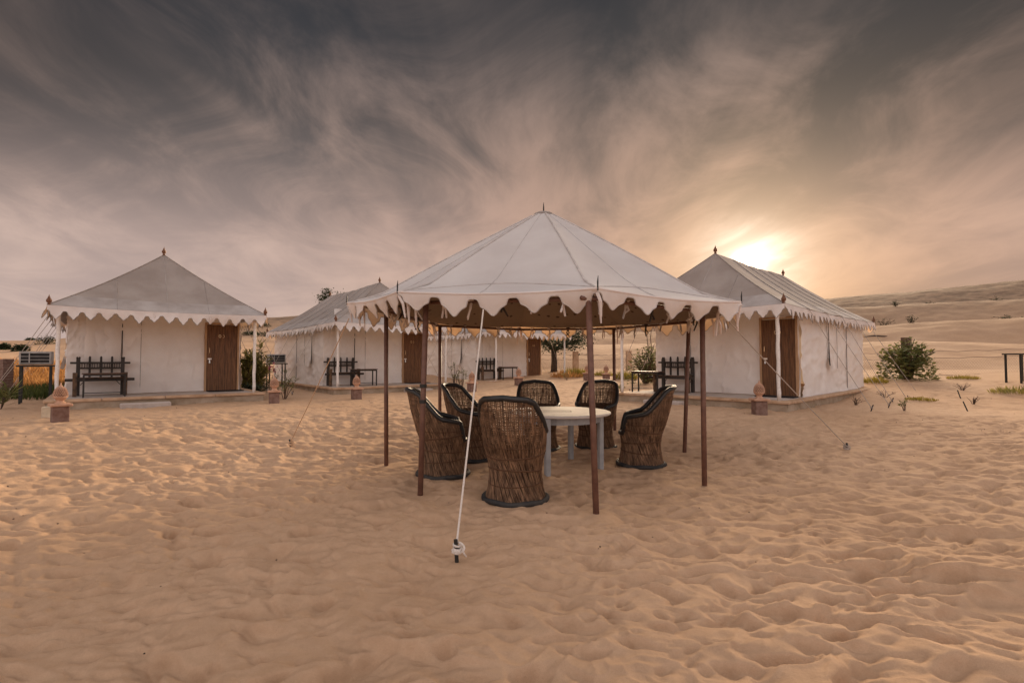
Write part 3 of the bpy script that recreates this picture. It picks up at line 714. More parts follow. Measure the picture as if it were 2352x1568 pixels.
# carved stone lanterns
def build_lantern():
    t = empty('stone_lantern')
    MB().bevbox((0, 0, .16), (.30, .30, .40), .012).build('pedestal', 'red_stone', t)
    MB().bevbox((0, 0, .395), (.40, .40, .06), .012).build('cap_slab', 'carved_stone', t)
    MB().lathe([(.115, .426), (.10, .445), (.066, .48), (.07, .50), (.115, .55), (.135, .575), (.138, .59), (.128, .60), (.05, .60)], 18).build('pot', 'carved_stone', t, True)
    dome = [(.132, .60), (.130, .65), (.118, .71), (.096, .765), (.064, .805), (.036, .83), (.028, .84), (.02, .85), (.003, .90)]
    d = MB().lathe([(r * .82, z) for r, z in dome[:6]], 16).build('dome_shade', 'hollow_shade', t, True)  # dark core stands in for the shade inside the hollow dome
    lat = MB()
    for k in range(18):
        for sgn in (-1, 1):
            pts = []
            for i in range(9):
                z = .60 + .215 * i / 8; r = float(np.interp(z, [p[1] for p in dome], [p[0] for p in dome])); a = 2 * math.pi * k / 18 + sgn * i * .13
                pts.append((r * math.cos(a), r * math.sin(a), z))
            lat.tube(pts, .0075, 4, cap=False)
    lat.build('pierced_lattice', 'carved_stone', t)
    MB().lathe([(.066, .80), (.038, .832), (.024, .842), (.026, .855), (.014, .88), (.003, .92)], 12).build('tip', 'carved_stone', t, True)
    return t
lan0 = build_lantern()
lspots = [(-8.72, 9.92, 'carved stone lantern on a red pedestal before the leftmost plinth'), (-6.53, 14.1, 'carved stone lantern standing in the gap between the two left tents'),
          (-4.68, 15.45, 'carved stone lantern on the sand below the bench left of the pavilion'), (-1.44, 18.4, 'far carved stone lantern behind the white guy rope'),
          (.27, 20.8, 'far carved stone lantern half hidden by a cane chair back'), (3.4, 23.2, 'farthest carved stone lantern, beside the front pavilion pole'), (4.15, 22.6, 'carved stone lantern with only its tip above a cane chair'), (5.40, 11.22, 'carved stone lantern before the door of the right tent')]
for k, (x, y, lab) in enumerate(lspots):
    l = lan0 if k == 0 else copy_tree(lan0); l.location = (x, y, gz(x, y)); l.rotation_euler = (0, 0, (-.72, .5, .66, .7, .66, .6, .2, -.05)[k]); l.scale = (.84, .84, .82); tag(l, lab, 'lantern', 'carved stone lanterns')

# ------------------------------------------------------------------ pavilion
PC = Vector((.455, 7.30)); ECR = 2.70; PEZ = 2.06; PPZ = 3.49
pole_pos = [(.774, 4.717), (2.136, 5.735), (2.55, 7.66), (1.88, 9.41), None, (-1.24, 8.87), (-1.654, 6.80), (-.952, 5.33)]   # clockwise from the front one; the eighth is missing
corner = []
for k in range(8):
    p = pole_pos[k]
    if p is None: d = Vector((.774, 4.717)) - PC; d = -d
    else: d = Vector(p) - PC
    reg = R(173.5 - 45 * k); dr = Vector((math.sin(reg), math.cos(reg))); d = (d.normalized() * .65 + dr * .35).normalized()
    corner.append(PC + d * ECR)
zc = [2.055, 2.03, 2.05, 2.06, 2.06, 2.08, 2.16, 2.09]
def build_pavilion():
    t = empty('open_pavilion', (PC.x, PC.y, 0)); L0 = Vector((PC.x, PC.y, 0))
    def P(k, s, q, off=0.0):
        a, b = corner[k], corner[(k + 1) % 8]; e = a.lerp(b, s); z0 = zc[k] * (1 - s) + zc[(k + 1) % 8] * s
        r0 = .05
        x = e.x + (PC.x - e.x) * q * (1 - r0); y = e.y + (PC.y - e.y) * q * (1 - r0)
        # straight steep cone above, flatter skirt below the wall plate
        qs = .17
        g = (q / qs) * .085 if q < qs else .085 + (q - qs) / (1 - qs) * .915
        g = g + .02 * math.sin(math.pi * q) - .015
        z = z0 + (PPZ - z0) * g
        ed = math.sin(math.pi * s)
        z -= ed * (.035 * (1 - q) ** 3 + .05 * math.sin(math.pi * q) * (1 - q * .4)) - .03 * ed * math.exp(-((q - .17) / .06) ** 2)
        z += .006 * N2(x * 4, y * 4) * ed
        return (x - PC.x, y - PC.y, z + off)
    can = MB(); lin = MB()
    for k in range(8):
        can.grid(lambda u, v, k=k: P(k, u, v), 26, 30); lin.grid(lambda u, v, k=k: P(k, u, .035 + v * .96, -.035), 16, 18)
    co = can.build('canopy', 'canvas_roof', t, True); lin.build('printed_lining', 'lining', t, True)
    MB().lathe([(.15, PPZ - .035), (.14, PPZ - .005), (.10, PPZ + .015), (.02, PPZ + .02)], 14).build('peak_cap', 'seam', t, True)
    for k in range(8):
        MB().tube([P(k, 0, q / 16 * .985, .004) for q in range(17)], .012, 5).build('seam', 'seam_light', co)
        MB().tube([P(k, .42, q / 16 * .985, .002) for q in range(17)], .004, 4).build('seam', 'seam_light', co)
        MB().tube([P(k, s / 16, .05 + .13 * math.sin(math.pi * s / 16) ** .7, .003) for s in range(17)], .005, 4).build('seam', 'seam_light', co)
        MB().tube([P(k, s / 16, .002, .006) for s in range(17)], .012, 5).build('piping', 'canvas_trim', co)
    for k in range(8):
        a, b = corner[k], corner[(k + 1) % 8]; mid = (a + b) / 2 - PC; out = mid.normalized()
        vb, fn = valance((a.x - PC.x, a.y - PC.y, zc[k]), (b.x - PC.x, b.y - PC.y, zc[(k + 1) % 8]), (out.x, out.y), 5, .045, .205, 40 + k * 3, flare=-.04, per=22)
        vo = vb.build('valance', 'canvas_trim', t, True)
        MB().tube([fn(i / 110, 1) for i in range(111)], .0065, 4).build('hem', 'seam_light', vo)
    # poles and ring of rails
    top = []; tpx = [1352, 1614, 1583, 1410, None, 1010, 886, 978]
    for k in range(8):
        if tpx[k] is None: q = PC - (Vector(pole_pos[0]) - PC) * .94
        else: q = Vector(((tpx[k] - 1176) / 1176 * pole_pos[k][1], pole_pos[k][1]))
        top.append((q.x - PC.x, q.y - PC.y, 1.985 + (zc[k] - 2.06) * .8))
    for k in range(8):
        if pole_pos[k] is None: continue
        p = pole_pos[k]; tp = top[k]
        MB().tube([(p[0] - PC.x, p[1] - PC.y, -.25), tp], .029, 12).build('pole', 'rust_pole', t, True)
    for k in range(8):
        a, b = Vector(top[k]), Vector(top[(k + 1) % 8]); ov = (b - a).normalized() * .09
        ro = MB().tube([a - ov + Vector((0, 0, -.02)), b + ov + Vector((0, 0, -.02))], .021, 8).build('rail', 'rust_pole', t, True)
        for q in (.12, .31, .5, .69, .88):
            c = a.lerp(b, q) + Vector((random.uniform(-.03, .03), 0, -.02)); kn = MB()
            kn.tube([c + Vector((.03 * math.cos(i * 1.26), .03 * math.sin(i * 1.26), .004 * i)) for i in range(6)], .014, 5)
            for e in range(2): kn.tube([c, c + Vector((random.uniform(-.03, .03), random.uniform(-.03, .03), -.07)), c + Vector((random.uniform(-.05, .05), random.uniform(-.05, .05), -random.uniform(.10, .19)))], [.012, .011, .009], 4)
            kn.build('cloth_tie', ('seam_light', 'canvas_trim')[k % 2] if q != .5 else 'bench_wood', ro)
    for q in (.48, .56):
        p = Vector(pole_pos[7]).to_3d() - L0; tp = Vector(top[7]); c = p.lerp(tp, q)
        MB().tube([c - Vector((0, 0, .018)), c + Vector((0, 0, .018))], .037, 12).build('black_tape', 'iron', t)
    # corner spikes and tied corner flaps
    for k in range(8):
        x, y = corner[k] - PC; d = Vector((x, y)).normalized()
        MB().tube([(x, y, zc[k] - .03), (x, y, zc[k] + .05), (x + .004, y, zc[k] + .105)], [.007, .008, .002], 6).build('corner_spike', 'iron', t)
        fl = MB()
        for e in range(3):
            bx, by = x - d.x * (.02 + .10 * e), y - d.y * (.02 + .10 * e); s_ = random.uniform(-.06, .06)
            fl.tube([(bx, by, zc[k] - .05), (bx + s_, by - .02, zc[k] - .13), (bx + s_ * 1.4, by, zc[k] - .27 - .05 * e)], [.018, .016, .008], 5)
        fl.build('corner_tie', 'canvas_trim', t)
    MB().tube([(0, 0, PPZ), (0, 0, PPZ + .10), (0, 0, PPZ + .165)], [.012, .010, .003], 6).build('peak_spike', 'iron', t)
    # guy ropes
    def guy(pt, peg, r, m, lean, wraps=1.0):
        a = Vector(pt) - L0; b = Vector(peg) - L0; g = MB()
        hook = b + Vector((lean[0] * .06, lean[1] * .06, .10))
        g.tube([a.lerp(hook, i / 10) - Vector((0, 0, .015 * math.sin(math.pi * i / 10))) for i in range(11)], r, 7)
        rr = r * 1.05
        g.tube([hook + Vector((.022 * math.cos(i * .9) * wraps, .022 * math.sin(i * .9) * wraps, .012 - .0035 * i)) for i in range(22)], rr, 6)
        g.tube([hook + Vector((.02 + .035 * math.sin(i * .5), .012 * math.cos(i * .7), .01 - .011 * i)) for i in range(9)], rr, 6)
        g.tube([hook + Vector((.024 + .006 * i, .01 * math.sin(i), -.012 * i)) for i in range(8)], rr * .8, 6)
        g.tube([hook + Vector((.03 * math.cos(i * 1.1), .028 * math.sin(i * 1.1), -.03 - .002 * i)) for i in range(12)], rr, 6)
        o = g.build('guy_rope', m, t)
        e = MB(); pl = Vector((lean[0], lean[1], 0))
        e.tube([b - Vector((0, 0, .15)) , b + pl * .10 + Vector((0, 0, .135))], .014, 8); e.build('peg', 'iron', o)
    m = corner[7].lerp(corner[0], .455); guy((m.x, m.y, 1.875), (-.375, 3.60, .02), .0075, 'rope', (-.15, -.1))
    m = corner[6].lerp(corner[7], .10); guy((m.x - .02, m.y, 1.93), (-3.34, 7.84, .05), .0065, 'jute_rope', (-.5, .1))
    m = corner[1].lerp(corner[2], .06); guy((m.x - .06, m.y + .15, 1.83), (4.83, 7.48, .05), .0065, 'tent_rope', (.5, .3), 1.6)
    return t
tag(build_pavilion(), 'open eight-sided canvas pavilion on rust-red poles over the table and chairs', 'pavilion')

# ------------------------------------------------------------------ table
def build_table():
    t = empty('round_table', (.63, 6.76, 0))
    prof = [(.0, .690), (.62, .690), (.655, .694), (.662, .706), (.660, .716), (.645, .724), (.0, .724)]
    top = MB().lathe([(max(r, .002), z) for r, z in prof], 56).build('table_top', 'table_white', t)
    for dy in (-.11, .04): MB().box((-.14, dy, .7245), (.56, .010, .003)).build('groove', 'groove', top)
    MB().box((.14, -.035, .7243), (.008, .15, .003)).build('groove', 'groove', top)
    MB().lathe([(.52, .60), (.53, .60), (.53, .689), (.52, .689)], 40).build('apron', 'table_leg', t)
    for (x, y) in ((.41, 6.14), (1.17, 6.58), (.853, 7.38), (.09, 6.94)):
        v = Vector((x - .63, y - 6.76)) * .93
        b = MB().bevbox((0, 0, .26), (.066, .066, .86), .008).build('leg', 'table_leg', t); b.location = (v.x, v.y, 0); b.rotation_euler = (0, 0, .5)
    return t
tag(build_table(), 'round white-topped table with grey legs under the pavilion', 'table')

# ------------------------------------------------------------------ cane chairs
def chair_meshes():
    ZK = [0, .06, .16, .30, .42, .55, .75, 1.05]; RK = [.305, .285, .262, .252, .275, .305, .322, .330]
    def Rz(z): return float(np.interp(z, ZK, RK))
    def cen(z): return -.02 * 0 - max(0, z - .44) * .20
    PK = [0, 27, 32, 42, 86, 95, 126, 140, 180]; HK = [.42, .425, .46, .645, .70, .74, .985, 1.02, 1.04]
    def rim(ph):
        d = abs((math.degrees(ph) + 180) % 360 - 180); return float(np.interp(d, PK, HK))
    def pos(ph, z, dr=0.0):
        r = Rz(z) + dr; return (r * math.sin(ph), r * math.cos(ph) * .97 + cen(z), z)
    rd = random.Random(5)
    cane = MB()
    # base: slanting bundles of sticks, two layers
    for lay, (n, tw, dr, rad) in enumerate(((150, .62, .004, .0050), (110, .40, -.002, .0055))):
        for k in range(n):
            a = 2 * math.pi * (k + rd.uniform(-.35, .35)) / n; z1 = .44 + rd.uniform(-.02, .02); w = tw + rd.uniform(-.10, .10)
            pts = [pos(a + w * i / 5, .03 + (z1 - .03) * i / 5, dr + rd.uniform(0, .006)) for i in range(6)]
            cane.tube(pts, rad * rd.uniform(.7, 1.15), 4, cap=False)
    # back and arms: upright sticks up to the rim
    n = 135
    for k in range(n):
        a = R(33) + R(294) * k / (n - 1); a += rd.uniform(-.01, .01); tl_ = rd.uniform(-.03, .03); z1 = rim(a + tl_)
        pts = [pos(a + tl_ * i / 5, .40 + (z1 - .41) * i / 5, rd.uniform(-.002, .002)) for i in range(6)]
        cane.tube(pts, .0042 * rd.uniform(.8, 1.2), 4, cap=False)
    # slanting outer sticks that thin out upwards
    for k in range(120):
        a = R(48) + R(264) * rd.random(); h = rd.choice((.62, .68, .74, .82, .9)); tw = rd.uniform(.12, .30); m = min(h, rim(a + tw) - .02)
        if m < .5: continue
        pts = [pos(a + tw * i / 5, .42 + (m - .42) * i / 5, .007 + rd.uniform(0, .004)) for i in range(6)]
        cane.tube(pts, .0046 * rd.uniform(.7, 1.1), 4, cap=False)
    # woven rows across the open part of the back
    z = .60
    while z < 1.01:
        seg = []
        for k in range(141):
            a = R(36) + R(288) * k / 140; ok = z < rim(a) - .025
            if ok: seg.append(pos(a, z + .004 * math.sin(k * .9), .006 * (1 if k % 2 else -1)))
            if (not ok or k == 140 or rd.random() < .06) and len(seg) > 2: cane.tube(seg, .0058, 4, cap=False); seg = []
            elif not ok: seg = []
        z += rd.choice((.015, .018, .024))
    cane_me = cane.mesh('cane_body', 'cane', True)
    # dense inner weave behind the sticks
    ln = MB()
    def lf(u, v): return pos(2 * math.pi * u, .03 + .40 * v, -.012)
    ln.grid(lf, 40, 6)
    def lf2(u, v):
        a = R(33) + R(294) * u; return pos(a, .40 + (min(rim(a), .70) - .02 - .40) * v, -.010)
    ln.grid(lf2, 40, 6)
    liner = ln.mesh('inner_weave', 'cane_liner', True)
    # black rim, seat, base ring
    pts = []
    for k in range(150):
        a = 2 * math.pi * k / 150; pts.append(pos(a, rim(a), .0))
    rimm = MB().tube(pts, .029, 9, True).mesh('rim', 'tyre', True)
    base = MB().tube([(.318 * math.sin(2 * math.pi * k / 40), .308 * math.cos(2 * math.pi * k / 40), .022 + .006 * math.sin(k * .9)) for k in range(40)], .027, 9, True).mesh('base_ring', 'dusty_tyre', True)
    seat = MB(); seat.lathe([(.002, .455), (.14, .45), (.23, .44), (.262, .425), (.264, .40)], 28); seat_me = seat.mesh('seat', 'tyre', True)
    tw = []
    for z, tilt, r in ((.19, .018, .006), (.315, -.02, .008), (.47, .03, .0085), (.55, .0, .004)):
        p = []
        for k in range(60):
            a = 2 * math.pi * k / 60
            if z > .44: a = R(36) + R(288) * k / 59
            zz = z + tilt * math.sin(a + 1.2); p.append(pos(a, zz, .011))
        m = MB(); m.tube(p, r, 6, closed=(z <= .44)); tw.append(m.mesh('twine_band', 'twine', True))
    return cane_me, liner, rimm, base, seat_me, tw
CM = chair_meshes()
chairs = [((.035, 5.20), 16, 'cane tub chair nearest the camera with its back turned, in front of the table'),
          ((-.84, 6.30), 80, 'cane tub chair on the left behind a rust-red pole, nearer of the left pair'),
          ((-.56, 7.28), 110, 'cane tub chair on the left, half hidden behind the nearer left chair'),
          ((.42, 8.05), 176, 'cane tub chair behind the table, left of the other far chair'),
          ((1.33, 8.20), 206, 'cane tub chair behind the table, directly behind the front pole'),
          ((1.72, 6.88), 279, 'cane tub chair on the right, seen from the side and facing left')]
for (x, y), az, lab in chairs:
    c = empty('cane_chair', (x, y, .0), -R(az)); tag(c, lab, 'chair', 'cane tub chairs around the table')
    linkobj('cane_body', CM[0], c); linkobj('inner_weave', CM[1], c); linkobj('rim', CM[2], c); linkobj('base_ring', CM[3], c); linkobj('seat', CM[4], c)
    for m in CM[5]: linkobj('twine_band', m, c)

# ------------------------------------------------------------------ vegetation
def at(px, depth): return ((px - 1176) / 1176.0 * depth, depth)
def shrub(name, x, y, h, w, n, leafl, leafw, m, label, cat='shrub', group=None, stem='twig', sink=.03, stems=14, up=.7, trunk=None, leafmass=.25, seed=1, full=False):
    rd = random.Random(seed); z = gz(x, y) - sink
    t = empty(name, (x, y, z)); tag(t, label, cat, group)
    sm_ = MB(); lf = MB(); per = max(1, n // stems)
    for k in range(stems):
        a = rd.uniform(0, 6.283); q = rd.random() ** .6; hh = h * rd.uniform(.55, 1.0) * (1 - .35 * q)
        tip = Vector((math.cos(a) * w / 2 * q, math.sin(a) * w / 2 * q, hh)); mid = Vector((tip.x * .35, tip.y * .35, hh * .55)) + Vector((rd.uniform(-.04, .04), rd.uniform(-.04, .04), 0)) * h
        b0 = Vector((tip.x * .08, tip.y * .08, 0))
        pts = [b0.lerp(mid, .5), mid, mid.lerp(tip, .5) + Vector((rd.uniform(-.03, .03), 0, .02)) * h, tip]
        sm_.tube([b0] + pts, [max(.006, h * .010)] * 3 + [max(.004, h * .006)] * 2, 5)
        for i in range(per):
            u = leafmass + (1 - leafmass) * rd.random(); ctrl = [b0] + pts; f = u * 4; j = min(3, int(f)); p = ctrl[j].lerp(ctrl[j + 1], f - j)
            ang = rd.uniform(0, 6.283); d = Vector((math.cos(ang), math.sin(ang), rd.uniform(-.2, 1.0) * up + .1))
            p = p + Vector((rd.gauss(0, 1), rd.gauss(0, 1), rd.gauss(0, .6))) * w * .035
            if full and i % 2:
                th = rd.uniform(0, 6.283); ph = rd.random(); rr = (.55 + .45 * rd.random() ** .5); p = Vector((math.cos(th) * w / 2 * rr * math.sqrt(1 - ph * ph * .9), math.sin(th) * w / 2 * rr * math.sqrt(1 - ph * ph * .9), h * .78 * ph * rr))
            lf.leaf(p, d, (rd.uniform(-.5, .5), rd.uniform(-.5, .5), 1), leafl * rd.uniform(.6, 1.2), leafw * rd.uniform(.7, 1.2))
    sm_.build('stems', stem, t); lf.build('foliage', m, t); return t
# calotropis shrubs
x, y = at(2082, 19.0); shrub('broadleaf_shrub', x, y, 1.75, 1.85, 1700, .19, .12, 'leaf_green', 'large broad-leaved green shrub around a dark post, right of the right tent', stems=34, seed=3, full=True, leafmass=.1)
x, y = at(1483, 21.0); shrub('broadleaf_shrub', x, y, 1.95, 1.7, 1100, .15, .085, 'leaf_green', 'bushy yellow-green shrub beside the left corner of the right tent', stems=30, seed=4, full=True, leafmass=.1)
x, y = at(1496, 21.6); shrub('thin_tree', x, y, 2.6, .9, 160, .10, .05, 'leaf_green', 'bare thin tree rising behind the bushy shrub by the right tent', 'tree', stems=9, seed=14, leafmass=.5)
# tall reed-like plants in the gap between the left tents
for k, (px, dp, h, lab) in enumerate(((566, 19.0, 2.0, 'tall yellow-green crop plant beside the white porch pole of the leftmost tent'), (578, 19.6, 1.8, 'middle tall crop plant in the gap between the left tents'), (594, 19.2, 2.0, 'tall yellow-green crop plant next to the air cooler of the second tent'))):
    x, y = at(px, dp); shrub('crop_plant', x, y, h, .75, 620, .30, .075, 'leaf_corn', lab, 'plant', 'tall crop plants between the left tents', stems=11, seed=20 + k, up=1.2, leafmass=.1)
for k, px in enumerate((570, 592)):
    x, y = at(px, 17.6); shrub('low_bush', x, y, .5, .9, 420, .10, .05, 'leaf_dark', ('low dark bush under the crop plants by the leftmost tent', 'low dark bush by the legs of the cooler stand between the left tents')[k], 'bush', 'low bushes between the left tents', seed=30 + k, stems=16)
# oleander and small plants
x, y = at(655, 15.4); shrub('oleander', x, y, 1.05, 1.0, 150, .16, .028, 'leaf_green', 'thin oleander plant before the side wall of the second tent', 'plant', seed=41, stems=9, leafmass=.55, up=1.0)
x, y = at(629, 16.2); fo = shrub('flowering_plant', x, y, 1.15, .5, 90, .12, .03, 'leaf_green', 'plant with dark pink flowers by the cooler between the left tents', 'plant', seed=42, stems=6, leafmass=.5)
fb = MB(); rd = random.Random(2)
for k in range(40): fb.leaf((rd.gauss(-.05, .07), rd.gauss(0, .06), .95 + rd.gauss(0, .07)), (rd.uniform(-1, 1), rd.uniform(-1, 1), rd.uniform(-.3, 1)), (0, 0, 1), .08, .06)
fb.build('flowers', 'flower', fo)
for k, (px, dp, h, lab) in enumerate(((1044, 19.6, 1.25, 'left of two oleander sprigs before the far tent wall'), (1060, 19.8, 1.0, 'right of two oleander sprigs before the far tent wall'))):
    x, y = at(px, dp); shrub('oleander', x, y, h, .5, 80, .17, .03, 'leaf_green', lab, 'plant', 'oleander sprigs', seed=45 + k, stems=5, leafmass=.45, up=1.2)
x, y = at(1424, 17.0); shrub('sapling', x, y, .62, .5, 60, .11, .03, 'leaf_green', 'small green sapling left of the right tent plinth', 'plant', seed=51, stems=6, leafmass=.4, up=1.2)
x, y = at(2074, 11.8); shrub('sapling', x, y, .38, .32, 46, .12, .026, 'leaf_green', 'small green sapling alone on the sand at the right', 'plant', seed=52, stems=5, leafmass=.4, up=1.4)
x, y = at(1302, 23.5); shrub('sapling', x, y, .7, .5, 60, .14, .03, 'leaf_corn', 'small sapling at the right end of the far plinth', 'plant', seed=53, stems=5, leafmass=.2)
# yellow tufts
def tuft(px, dp, h, w, n, m, lab, seed, name='grass_tuft', z=None):
    rd = random.Random(seed); x, y = at(px, dp); b = MB()
    for k in range(n):
        a = rd.uniform(0, 6.283); q = rd.random() ** .5 * w / 2; p = Vector((math.cos(a) * q, math.sin(a) * q, 0)); d = Vector((math.cos(a) * q * .9 / w + rd.gauss(0, .22), math.sin(a) * q * .9 / w + rd.gauss(0, .22), 1))
        l = h * rd.uniform(.5, 1.05) * (1 - .5 * (q / (w / 2)) ** 2); b.leaf(p, d, (rd.uniform(-1, 1), rd.uniform(-1, 1), 0.1), l, .02 + .01 * h)
    o = b.build(name, m); o.location = (x, y, gz(x, y) - .02); tag(o, lab, 'grass', 'grass tufts on the sand'); return o
for k, (px, dp, h, w, n, m, lab) in enumerate(((1316, 26, .55, 1.3, 420, 'leaf_yellow', 'yellow-green tuft at the foot of a sandstone post, left of the front pole'), (1329, 25.5, .6, .9, 380, 'leaf_yellow', 'taller yellow tuft beside the front pavilion pole'),
        (1387, 26, .36, 1.0, 380, 'leaf_yellow', 'small round yellow-green tuft between two pavilion poles'), (1436, 23.5, .55, 1.0, 420, 'leaf_yellow', 'yellow tuft beside the left porch pole of the right tent'),
        (1300, 25, .5, 1.5, 380, 'dry_grass', 'dry straw clump beyond the far plinth'), (2004, 18.5, .34, .9, 300, 'leaf_yellow', 'yellow tuft at the back corner of the right tent'),
        (2112, 14.2, .16, .75, 220, 'leaf_yellow', 'flat yellow tuft on the sand right of the right tent'), (2210, 18.3, .22, .9, 260, 'leaf_yellow', 'yellow tuft near the guy ropes on the right'),
        (2335, 14.4, .30, 1.2, 300, 'leaf_corn', 'long grass at the right edge below the iron stand'))):
    tuft(px, dp, h, w, n, m, lab, 60 + k)
# dry twigs by the pegs at right
for k, (px, dp, lab) in enumerate(((2208, 15.6, 'dry twiggy sprig beside the pegs on the right'), (2232, 13.2, 'dry twiggy sprig nearest on the right sand'), (1962, 13.6, 'dry twiggy sprig by the right tent pegs'), (2030, 15.0, 'dry twiggy sprig between the right tent and the big shrub'))):
    x, y = at(px, dp); shrub('dry_sprig', x, y, .32, .55, 30, .06, .02, 'twig', lab, 'twigs', 'dry sprigs on the sand', seed=80 + k, stems=10)
for k, (px, dp, dx) in enumerate(((2206, 14.2, -.1), (2222, 12.0, -.12))):
    x, y = at(px, dp); o = MB().tube([(0, 0, -.1), (dx, .02, .22)], .014, 7).build('iron_stake', 'iron'); o.location = (x, y, gz(x, y)); tag(o, ('farther dark iron stake leaning in the right sand', 'nearer dark iron stake leaning in the right sand')[k], 'stake')
# left field: dry grass, green verge
def field(name, m, x0, x1, y0, y1, n, h, label, cat, seed, w=.03):
    g = np.random.default_rng(seed); y = y0 + (y1 - y0) * g.random(n) ** 1.3; x = (x0 + (x1 - x0) * g.random(n) - 1176) / 1176 * y
    c = vnoise(x * .8 + seed, y * .8) + .5; k = g.random(n) < .25 + c; x, y, c = x[k], y[k], c[k]; n = len(x)
    hh = h * g.uniform(.5, 1.1, n) * (.6 + .8 * c); z = base_height(x, y) - .02; a = g.uniform(0, 6.283, n); ww = w * g.uniform(.7, 1.4, n) / 2
    p = np.stack([x, y, z], -1); d = np.stack([g.normal(0, .3, n), g.normal(0, .3, n), np.ones(n)], -1) * hh[:, None]; sd = np.stack([np.cos(a), np.sin(a), 0 * a], -1) * ww[:, None]
    v = np.stack([p, p + d * .5 + sd, p + d, p + d * .5 - sd], 1).reshape(-1, 3); b = MB(); b.v = v.tolist()
    for i in range(n): b.f.append((4 * i, 4 * i + 1, 4 * i + 2)); b.f.append((4 * i, 4 * i + 2, 4 * i + 3))
    o = b.build(name, m); tag(o, label, cat, kind='stuff'); return o
field('dry_grass_field', 'dry_grass', -900, 470, 18.4, 26, 24000, .38, 'orange dry grass field behind the leftmost tent', 'grass', 3, .05)
field('green_verge', 'grass_green', -800, 330, 15.0, 17.9, 9000, .34, 'green grass verge at the edge of the dry field', 'grass', 5, .035)
for k, (px, dp, h, w, m, lab) in enumerate(((106, 66, 1.5, 2.4, 'leaf_dark', 'dark round bush on the far slope above the left air cooler'), (70, 84, .7, 1.6, 'leaf_dark', 'flat dark bush near the skyline left of the leftmost tent'), (48, 40, .8, 1.2, 'leaf_dark', 'dark bush behind the guy ropes at far left'), (10, 44, .9, 1.0, 'leaf_dark', 'dark bush in the top of the brick pillar direction at far left'), (19, 108, 1.6, 2.8, 'leaf_dark', 'small dark bush on the skyline at far left'),
        (600, 82, .9, 3.0, 'leaf_dark', 'small bush on the slope seen between the left tents'), (618, 60, 1.0, 4.0, 'leaf_dark', 'wider bush low on the slope between the left tents'), (575, 72, .8, 2.6, 'leaf_dark', 'tiny bush on the slope beside the porch of the leftmost tent'))):
    x, y = at(px, dp); shrub('dark_bush', x, y, h, w, 700, .24, .13, m, lab, 'bush', 'dark bushes on the far slope', seed=100 + k, stems=40, leafmass=.15, sink=.15, full=True)
for k, (px, dp, h, w, lab) in enumerate(((2060, 57, .8, 1.6, 'tiny shrub on the dune above the big shrub, left'), (2032, 46, .9, 1.9, 'tiny shrub on the dune beside the right tent eave'), (2096, 44, .9, 1.3, 'tiny shrub on the dune above the dark post'), (2140, 60, .8, 1.4, 'tiny shrub on the dune right of the big shrub'), (2294, 62, .9, 1.6, 'tiny shrub on the upper dune at right'), (2320, 42, .6, 2.5, 'scrubby patch on the dune at the far right'))):
    x, y = at(px, dp); shrub('dune_shrub', x, y, h, w, 160, .16, .08, 'leaf_dark', lab, 'shrub', 'small shrubs dotted on the dune', seed=130 + k, stems=14, leafmass=.2)
x, y = at(2025, 40); o = MB().tube([(-1.3, 0, .02), (-.5, .1, .10), (.4, 0, .05), (1.5, .2, .02)], [.03, .07, .05, .02], 6).build('fallen_branch', 'bark'); o.location = (x, y, gz(x, y)); tag(o, 'dark fallen branch lying on the dune right of the right tent', 'branch')
# trees
def tree(px, dp, th, spread, crown_h, n, lab, seed, m='leaf_dark', trunk_r=.16):
    rd = random.Random(seed); x, y = at(px, dp); t = empty('desert_tree', (x, y, gz(x, y) - .1)); tag(t, lab, 'tree', 'trees beyond the tents')
    tr = MB(); cr = MB(); tr.tube([(0, 0, 0), (.03, 0, th * .5), (0, .02, th)], [trunk_r * 1.2, trunk_r, trunk_r * .9], 9)
    for k in range(9):
        a = k * 2.4 + rd.uniform(-.3, .3); q = spread * rd.uniform(.3, .55); e = Vector((math.cos(a) * q, math.sin(a) * q, th + crown_h * rd.uniform(.25, .85)))
        s0 = Vector((0, 0, th * .95)); mid = s0.lerp(e, .5) + Vector((rd.uniform(-.1, .1), rd.uniform(-.1, .1), crown_h * .05)); tr.tube([s0, mid, e], [trunk_r * .55, trunk_r * .35, trunk_r * .12], 6)
        for j in range(n // 9):
            c = s0.lerp(e, rd.uniform(.45, 1.15)) + Vector((rd.gauss(0, 1), rd.gauss(0, 1), rd.gauss(0, .7))) * spread * .11
            cr.leaf(c, (rd.uniform(-1, 1), rd.uniform(-1, 1), rd.uniform(-.6, .8)), (rd.uniform(-.5, .5), rd.uniform(-.5, .5), 1), rd.uniform(.10, .22), rd.uniform(.05, .10))
    tr.build('trunk', 'bark', t, True); cr.build('crown', m, t)
tree(1272, 29, 1.35, 3.2, 1.5, 3200, 'dark forked tree standing beyond the far tent, left of the front pole', 5, 'leaf_dark', .17)
tree(755, 40, 3.4, 1.5, 2.6, 2600, 'tree with its crown just above the ridge of the second tent', 6, 'leaf_dark', .2)
x, y = at(1272, 29)
